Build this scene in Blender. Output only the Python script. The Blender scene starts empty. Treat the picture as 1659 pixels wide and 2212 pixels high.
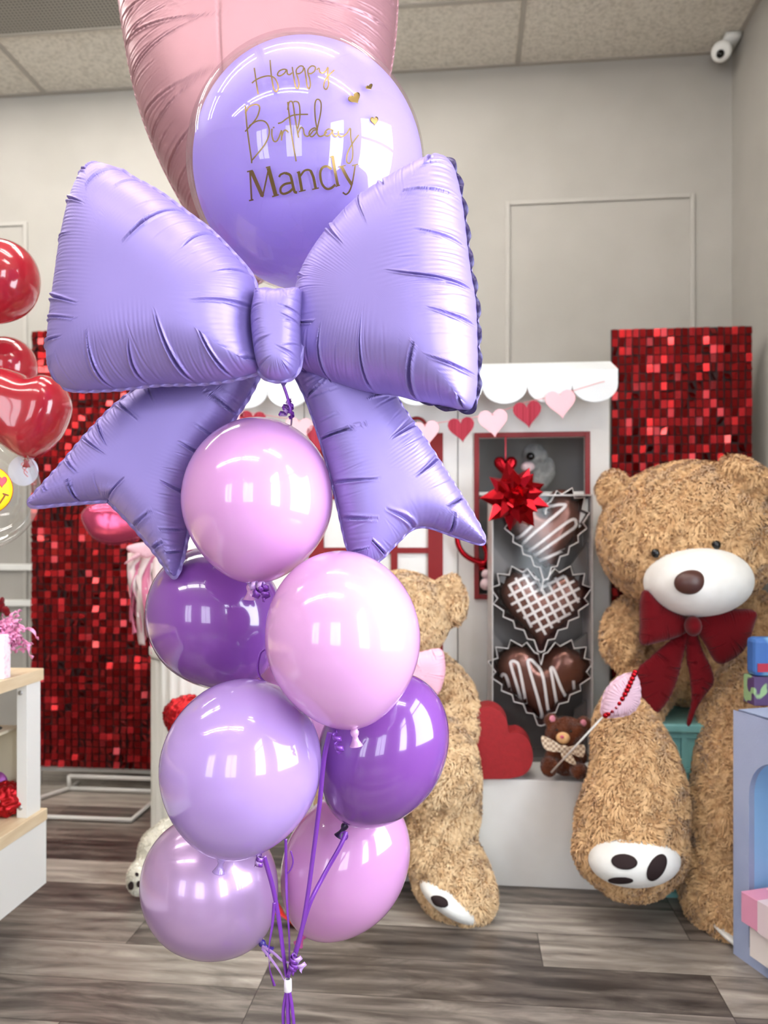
import bpy, bmesh, math, random
import numpy as np
from mathutils import Vector, Matrix
from mathutils.bvhtree import BVHTree

# ---------------------------------------------------------------- camera, world, light
SC = bpy.context.scene
COL = SC.collection
FPX, W0, H0, HZ = 1700.0, 1659.0, 2212.0, 1165.0
CAMH, YAW = 1.2, math.atan(175 / 1700)
cam = bpy.data.cameras.new('camera')
cam.sensor_fit = 'HORIZONTAL'; cam.sensor_width = 36; cam.lens = FPX / W0 * 36
cam.shift_y = (HZ - H0 / 2) / W0
cam.dof.use_dof = True; cam.dof.focus_distance = 1.42; cam.dof.aperture_fstop = 4.8
cam.clip_start = 0.01
camo = bpy.data.objects.new('camera', cam); COL.objects.link(camo)
camo.location = (0, 0, CAMH); camo.rotation_euler = (math.pi / 2, 0, YAW)
SC.camera = camo
wd = bpy.data.worlds.new('world'); SC.world = wd; wd.use_nodes = True
wd.node_tree.nodes['Background'].inputs[0].default_value = (0.72, 0.86, 1, 1)
wd.node_tree.nodes['Background'].inputs[1].default_value = 2.0
SC.view_settings.view_transform = 'Standard'; SC.view_settings.look = 'None'
SC.view_settings.exposure = 0.52; SC.view_settings.gamma = 1
SC.view_settings.use_curve_mapping = False
SC.cycles.use_denoising = True
SC.cycles.max_bounces = 8; SC.cycles.transparent_max_bounces = 12

def area(name, loc, rot, sx, sy, power, col):
    l = bpy.data.lights.new(name, 'AREA'); l.shape = 'RECTANGLE'; l.size = sx; l.size_y = sy
    l.energy = power; l.color = col
    o = bpy.data.objects.new(name, l); o.location = loc; o.rotation_euler = rot; COL.objects.link(o)
    return o
PI = math.pi
WIN_R = [(-1.3, -0.2), (0.45, 1.65)]          # openings in the right wall (y range)
WIN_F = [(-3.3, -2.2), (-0.9, 0.3)]   # openings in the front wall (x range)
for a, b in WIN_R:
    area('window_daylight', (1.42, (a + b) / 2, 1.75), (0, PI / 2, 0), 2.1, b - a, 64, (0.86, 0.93, 1))
for a, b in WIN_F:
    area('window_daylight', ((a + b) / 2, -3.08, 1.75), (PI / 2, 0, 0), b - a, 2.1, 28, (0.92, 0.96, 1))

# ---------------------------------------------------------------- helpers
Rv = Vector((math.cos(YAW), math.sin(YAW), 0)); Fv = Vector((-math.sin(YAW), math.cos(YAW), 0)); Uv = Vector((0, 0, 1))
CAM = Vector((0, 0, CAMH))
def ray(px, py): return Rv * ((px - W0 / 2) / FPX) + Fv + Uv * ((HZ - py) / FPX)
def P(px, py, D): return CAM + ray(px, py) * D
def PY(px, py, Y):
    r = ray(px, py); return CAM + r * (Y / r.y)
def PX(px, py, X):
    r = ray(px, py); return CAM + r * (X / r.x)
def PZ(px, py, z):
    r = ray(px, py); return CAM + r * ((z - CAMH) / r.z)
def srgb(r, g, b):
    f = lambda c: (c / 255 / 12.92) if c / 255 <= 0.04045 else ((c / 255 + 0.055) / 1.055) ** 2.4
    return (f(r), f(g), f(b), 1)

MATS = {}
def mat(name, col=(0.8, 0.8, 0.8, 1), rough=0.5, metal=0.0, coat=0.0, coat_r=0.03, spec=0.5, trans=0.0, sheen=0.0, emit=None, es=0):
    if name in MATS: return MATS[name]
    m = bpy.data.materials.new(name); m.use_nodes = True; MATS[name] = m
    b = m.node_tree.nodes['Principled BSDF']
    b.inputs['Base Color'].default_value = col; b.inputs['Roughness'].default_value = rough
    b.inputs['Metallic'].default_value = metal; b.inputs['Coat Weight'].default_value = coat
    b.inputs['Coat Roughness'].default_value = coat_r; b.inputs['Specular IOR Level'].default_value = spec
    b.inputs['Sheen Weight'].default_value = sheen
    if emit: b.inputs['Emission Color'].default_value = emit; b.inputs['Emission Strength'].default_value = es
    if trans > 0:
        nt = m.node_tree; out = nt.nodes['Material Output']
        t = nt.nodes.new('ShaderNodeBsdfTranslucent'); t.inputs[0].default_value = col
        x = nt.nodes.new('ShaderNodeMixShader'); x.inputs[0].default_value = trans
        nt.links.new(b.outputs[0], x.inputs[1]); nt.links.new(t.outputs[0], x.inputs[2]); nt.links.new(x.outputs[0], out.inputs[0])
    return m
def noisy(m, c1, c2, scale=20, detail=4, bump=0.0, bscale=None, stretch=(1, 1, 1), coords='Object', bdist=0.01, lo=0.35, hi=0.65):
    nt = m.node_tree; b = nt.nodes['Principled BSDF']; N = nt.nodes.new; L = nt.links.new
    tc = N('ShaderNodeTexCoord'); mp = N('ShaderNodeMapping'); mp.inputs['Scale'].default_value = stretch
    L(tc.outputs[coords], mp.inputs[0])
    n = N('ShaderNodeTexNoise'); n.inputs['Scale'].default_value = scale; n.inputs['Detail'].default_value = detail
    L(mp.outputs[0], n.inputs['Vector'])
    cr = N('ShaderNodeValToRGB'); cr.color_ramp.elements[0].position = lo; cr.color_ramp.elements[1].position = hi
    cr.color_ramp.elements[0].color = c1; cr.color_ramp.elements[1].color = c2
    L(n.outputs[0], cr.inputs[0]); L(cr.outputs[0], b.inputs['Base Color'])
    if bump:
        n2 = N('ShaderNodeTexNoise'); n2.inputs['Scale'].default_value = bscale or scale; n2.inputs['Detail'].default_value = 5
        L(mp.outputs[0], n2.inputs['Vector'])
        bp = N('ShaderNodeBump'); bp.inputs['Strength'].default_value = bump; bp.inputs['Distance'].default_value = bdist
        L(n2.outputs[0], bp.inputs['Height']); L(bp.outputs[0], b.inputs['Normal'])
    return m

def thing(name, label, cat, loc=(0, 0, 0), group=None):
    o = bpy.data.objects.new(name, None); COL.objects.link(o); o.location = loc; o.empty_display_size = 0.05
    o['label'] = label; o['category'] = cat; o['orig'] = list(loc)
    if group: o['group'] = group
    return o
def origin(o):
    while o.parent: o = o.parent
    return Vector(o.location)
def obj(name, vf, m, parent=None, smooth=True, bevel=0, label=None):
    v, f = vf
    v = np.asarray(v, dtype=float).reshape(-1, 3)
    if parent is not None: v = v - np.array(origin(parent))
    me = bpy.data.meshes.new(name); me.from_pydata(v.tolist() if len(v) < 1 else v, [], f if isinstance(f, list) else f.tolist()); me.update()
    if smooth: me.shade_smooth()
    for mm in (m if isinstance(m, (list, tuple)) else [m]): me.materials.append(mm)
    o = bpy.data.objects.new(name, me); COL.objects.link(o)
    if parent is not None: o.parent = parent
    if bevel:
        b = o.modifiers.new('b', 'BEVEL'); b.width = bevel; b.segments = 2; b.limit_method = 'ANGLE'
        if smooth: me.shade_flat()
    if label: o['label'] = label
    return o
def single(name, vf, m, label, cat, loc=None, group=None, **k):
    v = np.asarray(vf[0], dtype=float).reshape(-1, 3)
    c = np.array(loc) if loc is not None else np.array([v[:, 0].mean(), v[:, 1].mean(), v[:, 2].min()])
    o = obj(name, (v - c, vf[1]), m, None, **k); o.location = c
    o['label'] = label; o['category'] = cat
    if group: o['group'] = group
    return o
def struct(name, vf, m, **k):
    o = obj(name, vf, m, None, **k); o['kind'] = 'structure'; return o
def join(*parts):
    V, Fc, n = [], [], 0
    for v, f in parts:
        v = np.asarray(v, dtype=float).reshape(-1, 3); V.append(v); Fc += [tuple(int(i) + n for i in q) for q in f]; n += len(v)
    return np.concatenate(V), Fc
def box(x0, x1, y0, y1, z0, z1):
    v = [(x, y, z) for x in (x0, x1) for y in (y0, y1) for z in (z0, z1)]
    f = [(0, 1, 3, 2), (4, 6, 7, 5), (0, 4, 5, 1), (2, 3, 7, 6), (0, 2, 6, 4), (1, 5, 7, 3)]
    return np.array(v, float), f
def obox(c, ax, ay, az, sx, sy, sz):      # oriented box, half sizes
    v, f = box(-sx, sx, -sy, sy, -sz, sz)
    c, ax, ay, az = map(np.array, (c, ax, ay, az))
    return c + v[:, :1] * ax + v[:, 1:2] * ay + v[:, 2:] * az, f
def grid_faces(nr, nc, wrap=True, flip=False):
    f = []
    for i in range(nr - 1):
        for j in range(nc if wrap else nc - 1):
            a, b = i * nc + j, i * nc + (j + 1) % nc
            q = (a, b, b + nc, a + nc)
            f.append(q[::-1] if flip else q)
    return f
def ellipsoid(c, r, M=None, nu=32, nv=20):
    th = np.linspace(0, PI, nv); ph = np.linspace(0, 2 * PI, nu, endpoint=False)
    v = np.array([[math.sin(t) * math.cos(p), math.sin(t) * math.sin(p), math.cos(t)] for t in th for p in ph]) * np.array(r)
    if M is not None: v = v @ np.array(M).T
    return v + np.array(c), grid_faces(nv, nu, True, True)
def camM(roll=0, yaw=0):                    # columns: right, forward, up, rolled about the forward axis
    a = Matrix.Rotation(yaw, 3, Uv) ; r = a @ Rv; f = a @ Fv
    q = Matrix.Rotation(roll, 3, f)
    r, u = q @ r, q @ Uv
    return Matrix((r, f, u)).transposed()
def ell(px, py, D, rx, ry, rd, roll=0, yaw=0, **k):
    """ellipsoid measured in photo pixels at depth D (rd in metres)"""
    s = D / FPX
    return ellipsoid(P(px, py, D), (rx * s, rd, ry * s), camM(roll, yaw), **k)
def catmull(pts, n=12, closed=False):
    p = np.array(pts, float); out = []; N = len(p)
    for i in range(N if closed else N - 1):
        if closed: a, b, c, d = p[(i - 1) % N], p[i], p[(i + 1) % N], p[(i + 2) % N]
        else: a, b, c, d = p[max(i - 1, 0)], p[i], p[i + 1], p[min(i + 2, N - 1)]
        for t in np.linspace(0, 1, n, endpoint=False):
            out.append(0.5 * ((2 * b) + (c - a) * t + (2 * a - 5 * b + 4 * c - d) * t * t + (3 * b - a - 3 * c + d) * t ** 3))
    if not closed: out.append(p[-1])
    return np.array(out)
def resample(p, n, closed=True):
    q = np.vstack([p, p[:1]]) if closed else p
    s = np.concatenate([[0], np.cumsum(np.linalg.norm(np.diff(q, axis=0), axis=1))])
    t = np.linspace(0, s[-1], n, endpoint=not closed)
    return np.stack([np.interp(t, s, q[:, k]) for k in range(q.shape[1])], 1), s[-1]
def tube(pts, r, n=8, caps=True, closed=False):
    p = np.array(pts, float); m = len(p); r = np.full(m, r) if np.isscalar(r) else np.array(r)
    T = np.gradient(p, axis=0); T /= np.linalg.norm(T, axis=1)[:, None] + 1e-12
    a = np.array([0, 0, 1.0]) if abs(T[0][2]) < 0.9 else np.array([1.0, 0, 0])
    Nn = np.cross(T[0], a); Nn /= np.linalg.norm(Nn); v = []
    for i in range(m):
        Nn = Nn - T[i] * Nn.dot(T[i]); Nn /= np.linalg.norm(Nn) + 1e-12; B = np.cross(T[i], Nn)
        for k in range(n):
            an = 2 * PI * k / n; v.append(p[i] + r[i] * (math.cos(an) * Nn + math.sin(an) * B))
    f = grid_faces(m, n)
    if closed: f += [((m - 1) * n + j, (m - 1) * n + (j + 1) % n, (j + 1) % n, j) for j in range(n)]
    elif caps: f += [tuple(range(n))[::-1], tuple((m - 1) * n + k for k in range(n))]
    return np.array(v), f
def strip(pts, w, th=0.0005, side=None, twist=None):
    """flat ribbon along a 3-D path; side = the direction of its width"""
    p = np.array(pts, float); m = len(p); T = np.gradient(p, axis=0); T /= np.linalg.norm(T, axis=1)[:, None] + 1e-12
    v = []
    for i in range(m):
        toc = np.array(CAM) - p[i]; s = np.cross(T[i], toc) if side is None else np.array(side[i] if np.ndim(side) > 1 else side, float)
        s = s - T[i] * s.dot(T[i]); s /= np.linalg.norm(s) + 1e-12; n = np.cross(s, T[i])
        if twist is not None:
            a = twist[i]; s, n = math.cos(a) * s + math.sin(a) * n, math.cos(a) * n - math.sin(a) * s
        ww = w if np.isscalar(w) else w[i]
        for a, b in ((-1, -1), (1, -1), (1, 1), (-1, 1)): v.append(p[i] + s * a * ww / 2 + n * b * th / 2)
    f = grid_faces(m, 4) + [(3, 2, 1, 0), tuple((m - 1) * 4 + k for k in range(4))]
    return np.array(v), f
def lathe(c, prof, n=32, axis=None):
    """prof = [(radius, height)]; axis = 3x3 with columns x, y, axis"""
    v = []
    for r, z in prof:
        for k in range(n): a = 2 * PI * k / n; v.append((r * math.cos(a), r * math.sin(a), z))
    v = np.array(v)
    if axis is not None: v = v @ np.array(axis).T
    return v + np.array(c), grid_faces(len(prof), n)
def slab(outline, depth, to3):
    """closed 2-D outline extruded; to3(p, d) gives the point at depth d"""
    n = len(outline); v = [to3(p, 0) for p in outline] + [to3(p, depth) for p in outline]
    f = [tuple(range(n)), tuple(range(2 * n - 1, n - 1, -1))] + [(i, i + n, (i + 1) % n + n, (i + 1) % n) for i in range(n)]
    return np.array([list(q) for q in v]), f
def cslab(outline_px, D, depth):            # outline in pixels, a slab with real depth behind it, square to the view
    o = P(0, 0, D)
    return slab(outline_px, depth, lambda p, d: P(p[0], p[1], D) + Fv * d)
def yslab(outline_px, Y, depth):            # the same, lying in the plane y = Y of the room
    return slab(outline_px, depth, lambda p, d: PY(p[0], p[1], Y) + Vector((0, d, 0)))
def bvh(vf): return BVHTree.FromPolygons([Vector(q) for q in vf[0]], [tuple(int(i) for i in q) for q in vf[1]])
def cast(B, px, py, off=0.0015):
    d = ray(px, py).normalized(); h = B.ray_cast(CAM, d)
    if h[0] is None: return None
    n = h[1] if h[1].dot(d) < 0 else -h[1]
    return h[0] + n * off
def patch(B, cx, cy, outline, off=0.002, rings=6, n=40, back=0.002, fallback=None):
    """a thin patch wrapped on a surface, outline given round (cx, cy)"""
    o, _ = resample(catmull(outline, 6, True), n); v = []
    ts = np.linspace(0.02, 1, rings); last = None
    for t in ts:
        for q in o:
            x, y = cx + (q[0] - cx) * t, cy + (q[1] - cy) * t
            h = cast(B, x, y, off)
            if h is None: h = last if last is not None else P(x, y, 2)
            last = h; v.append(h)
    f = grid_faces(rings, n) + [tuple(range(n))[::-1]]
    m = len(v); vb = [q + Fv * back for q in v]
    f += [tuple(i + m for i in q[::-1]) for q in f]
    f += [((rings - 1) * n + j, (rings - 1) * n + (j + 1) % n, m + (rings - 1) * n + (j + 1) % n, m + (rings - 1) * n + j) for j in range(n)]
    return np.array([list(q) for q in v + vb]), f
def inkline(B, pts, w, off=0.0015, n=8):
    p = catmull(pts, n) if len(pts) > 2 else resample(np.array(pts, float), 8, False)[0]
    T = np.gradient(p, axis=0); T /= np.linalg.norm(T, axis=1)[:, None] + 1e-9; v = []
    for i in range(len(p)):
        nn = np.array([-T[i][1], T[i][0]]) * w / 2
        for s in (-1, 1):
            h = cast(B, *(p[i] + nn * s), off); v.append(h if h else (v[-1] if v else P(*p[i], 1.4)))
    return np.array([list(q) for q in v]), [(2 * i, 2 * i + 1, 2 * i + 3, 2 * i + 2) for i in range(len(p) - 1)]
def heart2(cx, cy, w, h, n=28, rot=0):
    out = []
    for k in range(n):
        t = 2 * PI * k / n
        x = 16 * math.sin(t) ** 3 / 32; y = -(13 * math.cos(t) - 5 * math.cos(2 * t) - 2 * math.cos(3 * t) - math.cos(4 * t) + 2.4) / 29
        x, y = x * w, y * h
        out.append((cx + x * math.cos(rot) - y * math.sin(rot), cy + x * math.sin(rot) + y * math.cos(rot)))
    return out

def pip(poly, x, y):
    inside = False; j = len(poly) - 1
    for i in range(len(poly)):
        if (poly[i][1] > y) != (poly[j][1] > y) and x < (poly[j][0] - poly[i][0]) * (y - poly[i][1]) / (poly[j][1] - poly[i][1]) + poly[i][0]: inside = not inside
        j = i
    return inside

def foil(outline, centre, D, T, yaw=0, pitch=0, N=900, rings=56, seed=1, bold=0.075, fine=0.016, amp=0.007, famp=0.0012,
         flange=0.005, ripple=0.0005, blen=(0.05, 0.11), groove=None, Tb=None, split=False):
    """two sheets welded along the traced seam and blown up: thickness from the distance to the seam, creases running in from it"""
    rs = np.random.RandomState(seed)
    q = Matrix.Rotation(yaw, 3, Uv); u = q @ Rv; v0 = Matrix.Rotation(pitch, 3, u) @ Uv; n = u.cross(v0)
    o = P(centre[0], centre[1], D)
    def uv(px, py):
        r = ray(px, py); t = (o - CAM).dot(n) / r.dot(n); w = CAM + r * t - o; return (w.dot(u), w.dot(v0))
    cr = catmull(outline, 14, True); pl = np.array([uv(*p) for p in cr]); b, L = resample(pl, N)
    # soften
    for _ in range(int(N * 0.004) + 1): b = 0.25 * np.roll(b, 1, 0) + 0.5 * b + 0.25 * np.roll(b, -1, 0)
    tt = 1 - (1 - np.linspace(0, 1, rings)) ** 1.5; tt[0] = 0.004
    c0 = np.array([0.0, 0.0])
    pts = (c0 + (b[None] - c0) * tt[:, None, None]).reshape(-1, 2)
    ds = L / N; M = len(pts); Dp = np.zeros(M); dn = np.zeros(M); si = np.zeros(M); bc = b[::2]
    for i in range(0, M, 4000):
        d2 = ((pts[i:i + 4000, None, :] - b[None]) ** 2).sum(2); k = d2.argmin(1); dm = np.sqrt(d2[np.arange(len(k)), k])
        I = (2 * ds / (d2[:, ::2] + 1e-9) ** 1.5).sum(1); Dv = np.sqrt(2 / I); w = np.clip(dm / (5 * ds), 0, 1)
        Dp[i:i + 4000] = dm * (1 - w) + Dv * w; dn[i:i + 4000] = dm; si[i:i + 4000] = k * ds
    x = np.clip(Dp / Dp.max(), 0, 1); h = T * np.sqrt(x * (2 - x))
    def field(rs):
        disp = np.zeros(M)
        def crease(s0, w, ln, am, sl):
            ds_ = (si - s0 - sl * dn + L / 2) % L - L / 2
            e = np.clip(1 - dn / ln, 0, 1); env = e ** 0.8 * np.clip(dn / 0.006, 0, 1) ** 0.5
            ww = w * (0.35 + 0.65 * e)
            return am * env * (np.exp(-(ds_ / ww) ** 2) - 0.45 * np.exp(-((np.abs(ds_) - 2.0 * ww) / (1.2 * ww)) ** 2))
        s = rs.rand() * bold
        while s < L:
            disp += crease(s, 0.0016 + 0.0014 * rs.rand(), rs.uniform(*blen), amp * rs.uniform(0.5, 1.3), rs.uniform(-0.35, 0.35)); s += bold * rs.uniform(0.5, 1.5)
        s = 0
        while s < L:
            disp += crease(s, 0.0022, rs.uniform(0.3, 0.8) * blen[1], famp * rs.uniform(0.3, 1.6), rs.uniform(-0.2, 0.2)); s += fine * rs.uniform(0.4, 1.6)
        am = np.interp(si, np.linspace(0, L, 24), rs.rand(24) ** 1.5)
        disp += ripple * am * np.sin(si * 2 * PI / 0.0065) * np.clip(dn / 0.01, 0, 1) * np.clip(1 - dn / (blen[1] * 1.1), 0, 1)
        return disp
    hf = np.maximum(h - field(rs), 0.0) ; hb = np.maximum((h if Tb is None else h * Tb / T) - field(rs), 0.0)
    if groove is not None:
        gx = np.array([uv(*g) for g in groove]); gu = np.interp(pts[:, 1], gx[::-1, 1], gx[::-1, 0])
        hf -= 0.006 * np.exp(-((pts[:, 0] - gu) / 0.003) ** 2) * np.clip(dn / 0.02, 0, 1)
    edge = dn < 1e-6; hf[edge] = 0; hb[edge] = 0
    O, U3, V3, N3 = map(np.array, (o, u, v0, n))
    front = O + pts[:, :1] * U3 + pts[:, 1:] * V3 + hf[:, None] * N3
    back = O + pts[:, :1] * U3 + pts[:, 1:] * V3 - hb[:, None] * N3
    A = (front, grid_faces(rings, N, True) + [tuple(range(N))[::-1]]); Bk = (back, grid_faces(rings, N, True, True) + [tuple(range(N))])
    if b[:, 0].dot(np.roll(b[:, 1], -1)) - b[:, 1].dot(np.roll(b[:, 0], -1)) < 0:
        A = (front, [q[::-1] for q in A[1]]); Bk = (back, [q[::-1] for q in Bk[1]])
    # welded rim
    tg = np.roll(b, -1, 0) - np.roll(b, 1, 0); tg /= np.linalg.norm(tg, axis=1)[:, None] + 1e-9
    no = np.stack([tg[:, 1], -tg[:, 0]], 1); sgn = np.sign((no * b).sum()); no *= sgn
    ph = np.cumsum(rs.uniform(0.6, 1.4, N)); wv = np.sin(ph * 2 * PI * ds / 0.022)
    v2 = []; fl = flange * ((0.25 + 1.3 * np.abs(np.sin(np.arange(N) * ds * PI / 0.042))) * np.clip((b[:, 0] - 0.06) / 0.03, 0, 1) if split else np.ones(N))[:, None]
    for k, (e, nn) in enumerate(((0.0, 0), (1.0, 1))):
        for sg in (1, -1):
            v2.append(O + (b + no * fl * e)[:, :1] * U3 + (b + no * fl * e)[:, 1:] * V3 + (sg * 0.0004 + e * 0.0025 * wv)[:, None] * N3)
    v2 = [v2[0], v2[2], v2[3], v2[1]]
    ff = [(k * N + j, k * N + (j + 1) % N, (k + 1) * N + (j + 1) % N, (k + 1) * N + j) for k in range(3) for j in range(N)]
    if split: return join(A, Bk), (np.concatenate(v2), ff)
    return join(A, Bk, (np.concatenate(v2), ff))

def remeshed(parts, voxel=0.012, smooth=8):
    v, f = join(*parts); me = bpy.data.meshes.new('tmp'); me.from_pydata(v.tolist(), [], f); me.update()
    o = bpy.data.objects.new('tmp', me); COL.objects.link(o)
    r = o.modifiers.new('r', 'REMESH'); r.mode = 'VOXEL'; r.voxel_size = voxel
    s = o.modifiers.new('s', 'SMOOTH'); s.iterations = smooth; s.factor = 0.6
    dg = bpy.context.evaluated_depsgraph_get(); dg.update(); ev = bpy.data.meshes.new_from_object(o.evaluated_get(dg))
    V = np.zeros(len(ev.vertices) * 3); ev.vertices.foreach_get('co', V); Fc = [tuple(p.vertices) for p in ev.polygons]
    bpy.data.objects.remove(o); bpy.data.meshes.remove(ev)
    return V.reshape(-1, 3), Fc
def limb(pts, n=10, squash=1.0):
    """chain of balls; pts = (px, py, D, radius in px)"""
    p = catmull(pts, n); out = []
    for x, y, D, r in p: out.append(ell(x, y, D, r, r, r * D / FPX * squash, nu=20, nv=12))
    return out
def furred(vf, count, ln, wd, seed=3, gravity=0.45, lump=0.004, lsc=40):
    """the skin plus a coat of short bent locks, one mesh"""
    rs = np.random.RandomState(seed); V, Fc = vf; Q = np.array([f[:3] for f in Fc] + [(f[0], f[2], f[3]) for f in Fc if len(f) == 4])
    a, b, c = V[Q[:, 0]], V[Q[:, 1]], V[Q[:, 2]]; nn = np.cross(b - a, c - a); ar = np.linalg.norm(nn, axis=1); nn /= ar[:, None] + 1e-12
    k = rs.choice(len(Q), count, p=ar / ar.sum()); r1, r2 = rs.rand(count, 1), rs.rand(count, 1); sw = (r1 + r2) > 1
    r1 = np.where(sw, 1 - r1, r1); r2 = np.where(sw, 1 - r2, r2)
    p = a[k] + (b - a)[k] * r1 + (c - a)[k] * r2; N = nn[k]
    # clumped lean: smooth pseudo-random field of the position
    fld = np.stack([np.sin(p @ np.array(w) + s) + np.sin(p @ np.array(w2) * 1.7 + s * 2) for w, w2, s in
                    (((lsc, lsc * .6, -lsc * .8), (-lsc, lsc, lsc * .5), 1.3), ((-lsc * .7, lsc, lsc * .9), (lsc * .4, -lsc, lsc), 4.1), ((lsc * .5, -lsc * .9, lsc), (lsc, lsc * .8, -lsc * .6), 2.2))], 1) * 0.4
    d = fld + rs.normal(0, 0.35, (count, 3)) + np.array([0, 0, -gravity]); d -= N * (d * N).sum(1)[:, None]
    L = ln * rs.uniform(0.6, 1.25, (count, 1)); t = d / (np.linalg.norm(d, axis=1)[:, None] + 1e-6)
    side = np.cross(N, t); side /= np.linalg.norm(side, axis=1)[:, None] + 1e-9
    w = wd * rs.uniform(0.6, 1.3, (count, 1)); amt = np.clip(np.linalg.norm(d, axis=1)[:, None], 0.3, 1.3)
    mid = p + N * L * 0.42 + t * L * 0.35 * amt; tip = p + N * L * 0.45 + t * L * 0.95 * amt
    v = np.stack([p - side * w / 2 - N * .002, p + side * w / 2 - N * .002, mid + side * w * .45, mid - side * w * .45, tip], 1).reshape(-1, 3)
    i = np.arange(count)[:, None] * 5 + len(V)
    fq = (i + np.array([[0, 1, 2, 3]])).tolist(); ft = (i + np.array([[3, 2, 4]])).tolist()
    return np.concatenate([V, v]), [list(q) for q in Fc] + fq + ft

# ---------------------------------------------------------------- materials
m_wall = noisy(mat('wall_paint', rough=0.85, spec=0.2), srgb(163, 159, 152), srgb(168, 164, 157), 3, 2, 0.05, 220)
m_trim = mat('trim_paint', srgb(170, 166, 159), 0.6)
m_tile = noisy(mat('ceiling_tile', rough=0.9, spec=0.1), srgb(196, 189, 176), srgb(226, 219, 206), 60, 6, 0.5, 120, lo=0.3, hi=0.6)
m_grid = mat('ceiling_grid', srgb(172, 165, 154), 0.7)
m_white = mat('white_paint', srgb(240, 239, 234), 0.55)
m_board = noisy(mat('white_board', rough=0.6), srgb(233, 231, 226), srgb(240, 239, 235), 5, 3)
m_dark = mat('dark_gap', srgb(40, 38, 38), 0.8)
m_black = mat('black_plastic', srgb(12, 12, 14), 0.4)
m_redp = mat('red_paint', srgb(132, 12, 16), 0.45)
m_lav = mat('lavender_foil', srgb(142, 125, 188), 0.46, metal=0.38, spec=0.5)
m_rose = mat('rose_foil', srgb(156, 112, 120), 0.38, metal=0.35)
def latex(n, c, tr=0.22, r=0.16, metal=0.0): return mat(n, c, r, metal, coat=0.9, coat_r=0.03, trans=tr)
m_pink = latex('pink_latex', srgb(224, 164, 220)); m_pink2 = latex('pale_pink_latex', srgb(228, 172, 222)); m_pinkb = latex('orchid_pink_latex', srgb(222, 160, 214))
m_purp = latex('purple_latex', srgb(134, 76, 164), 0.15); m_lil = latex('lilac_latex', srgb(190, 156, 222))
m_pearl = latex('pearl_lilac_latex', srgb(190, 154, 200), 0.12, 0.3, 0.35)
m_inner = mat('lavender_inner_balloon', srgb(188, 168, 232), 0.35, spec=0.4, trans=0.45)
m_red = latex('red_latex', srgb(180, 38, 52), 0.22)
m_gold = mat('gold_foil_vinyl', srgb(128, 104, 60), 0.3, metal=0.8)
m_rib = mat('purple_curling_ribbon', srgb(132, 62, 178), 0.3, metal=0.2, coat=0.4, trans=0.15)
m_ribl = mat('pale_lilac_ribbon', srgb(206, 166, 226), 0.3, metal=0.2, trans=0.15)
m_seq = mat('red_sequin', srgb(142, 8, 14), 0.22, metal=0.85, coat=0.25, coat_r=0.1)
m_seqb = mat('sequin_backing', srgb(34, 4, 8), 0.6)
m_steel = mat('white_steel_tube', srgb(214, 212, 208), 0.4)
m_foilred = mat('red_metallic_foil', srgb(158, 10, 24), 0.2, metal=0.85)
m_velvet = mat('dark_red_velvet', srgb(98, 2, 12), 0.85, spec=0.1, sheen=0.2)
m_fur = noisy(mat('tan_plush', rough=0.95, spec=0.1, sheen=0.3), srgb(192, 148, 102), srgb(224, 184, 136), 45, 3, lo=0.35, hi=0.6)
m_fur2 = noisy(mat('honey_plush', rough=0.95, spec=0.1, sheen=0.3), srgb(206, 168, 124), srgb(234, 202, 158), 45, 3, lo=0.35, hi=0.6)
m_cream = mat('cream_plush', srgb(236, 230, 214), 0.9, sheen=0.3)
m_pad = noisy(mat('white_velour', rough=0.85, sheen=0.3), srgb(226, 222, 214), srgb(240, 238, 232), 8, 3, 0.2, 14)
m_darkpad = mat('dark_brown_felt', srgb(34, 14, 14), 0.85)
m_nose = mat('brown_satin', srgb(72, 38, 30), 0.38)
m_eye = mat('black_eye', srgb(8, 8, 8), 0.06)
m_teal = mat('teal_plastic', srgb(120, 176, 172), 0.35)
m_cabb = noisy(mat('blue_grey_paint', rough=0.4), srgb(158, 170, 202), srgb(166, 178, 208), 6, 3, 0.08, 200)
m_sky = mat('light_blue_paint', srgb(160, 206, 246), 0.4)
m_pinkbox = mat('pink_card', srgb(222, 150, 178), 0.6); m_creambox = mat('cream_card', srgb(232, 222, 216), 0.65)
m_wood = noisy(mat('pale_wood_laminate', rough=0.45), srgb(222, 198, 160), srgb(236, 216, 182), 6, 4, stretch=(8, 1, 8))
m_choc = mat('chocolate_foil', srgb(116, 72, 60), 0.2, metal=0.5)
m_cup = mat('dark_brown_cup', srgb(44, 22, 20), 0.4)
m_icing = mat('white_icing_print', srgb(240, 234, 230), 0.4)
m_silver = mat('silver_tissue', srgb(104, 99, 97), 0.35, metal=0.4)
m_heartred = noisy(mat('red_card', rough=0.6), srgb(148, 12, 20), srgb(158, 16, 24), 60, 3, 0.1, 150)
m_brown = noisy(mat('brown_plush', rough=0.95, sheen=0.4, spec=0.1), srgb(84, 40, 20), srgb(112, 58, 32), 30, 4)
m_pinkf = mat('pale_pink_felt', srgb(246, 190, 198), 0.9); m_redf = noisy(mat('dark_red_felt', rough=0.9), srgb(140, 26, 44), srgb(172, 52, 70), 1, 2, stretch=(160, 160, 1))
m_pinkbow = mat('pink_satin', srgb(246, 186, 206), 0.6)

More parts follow.
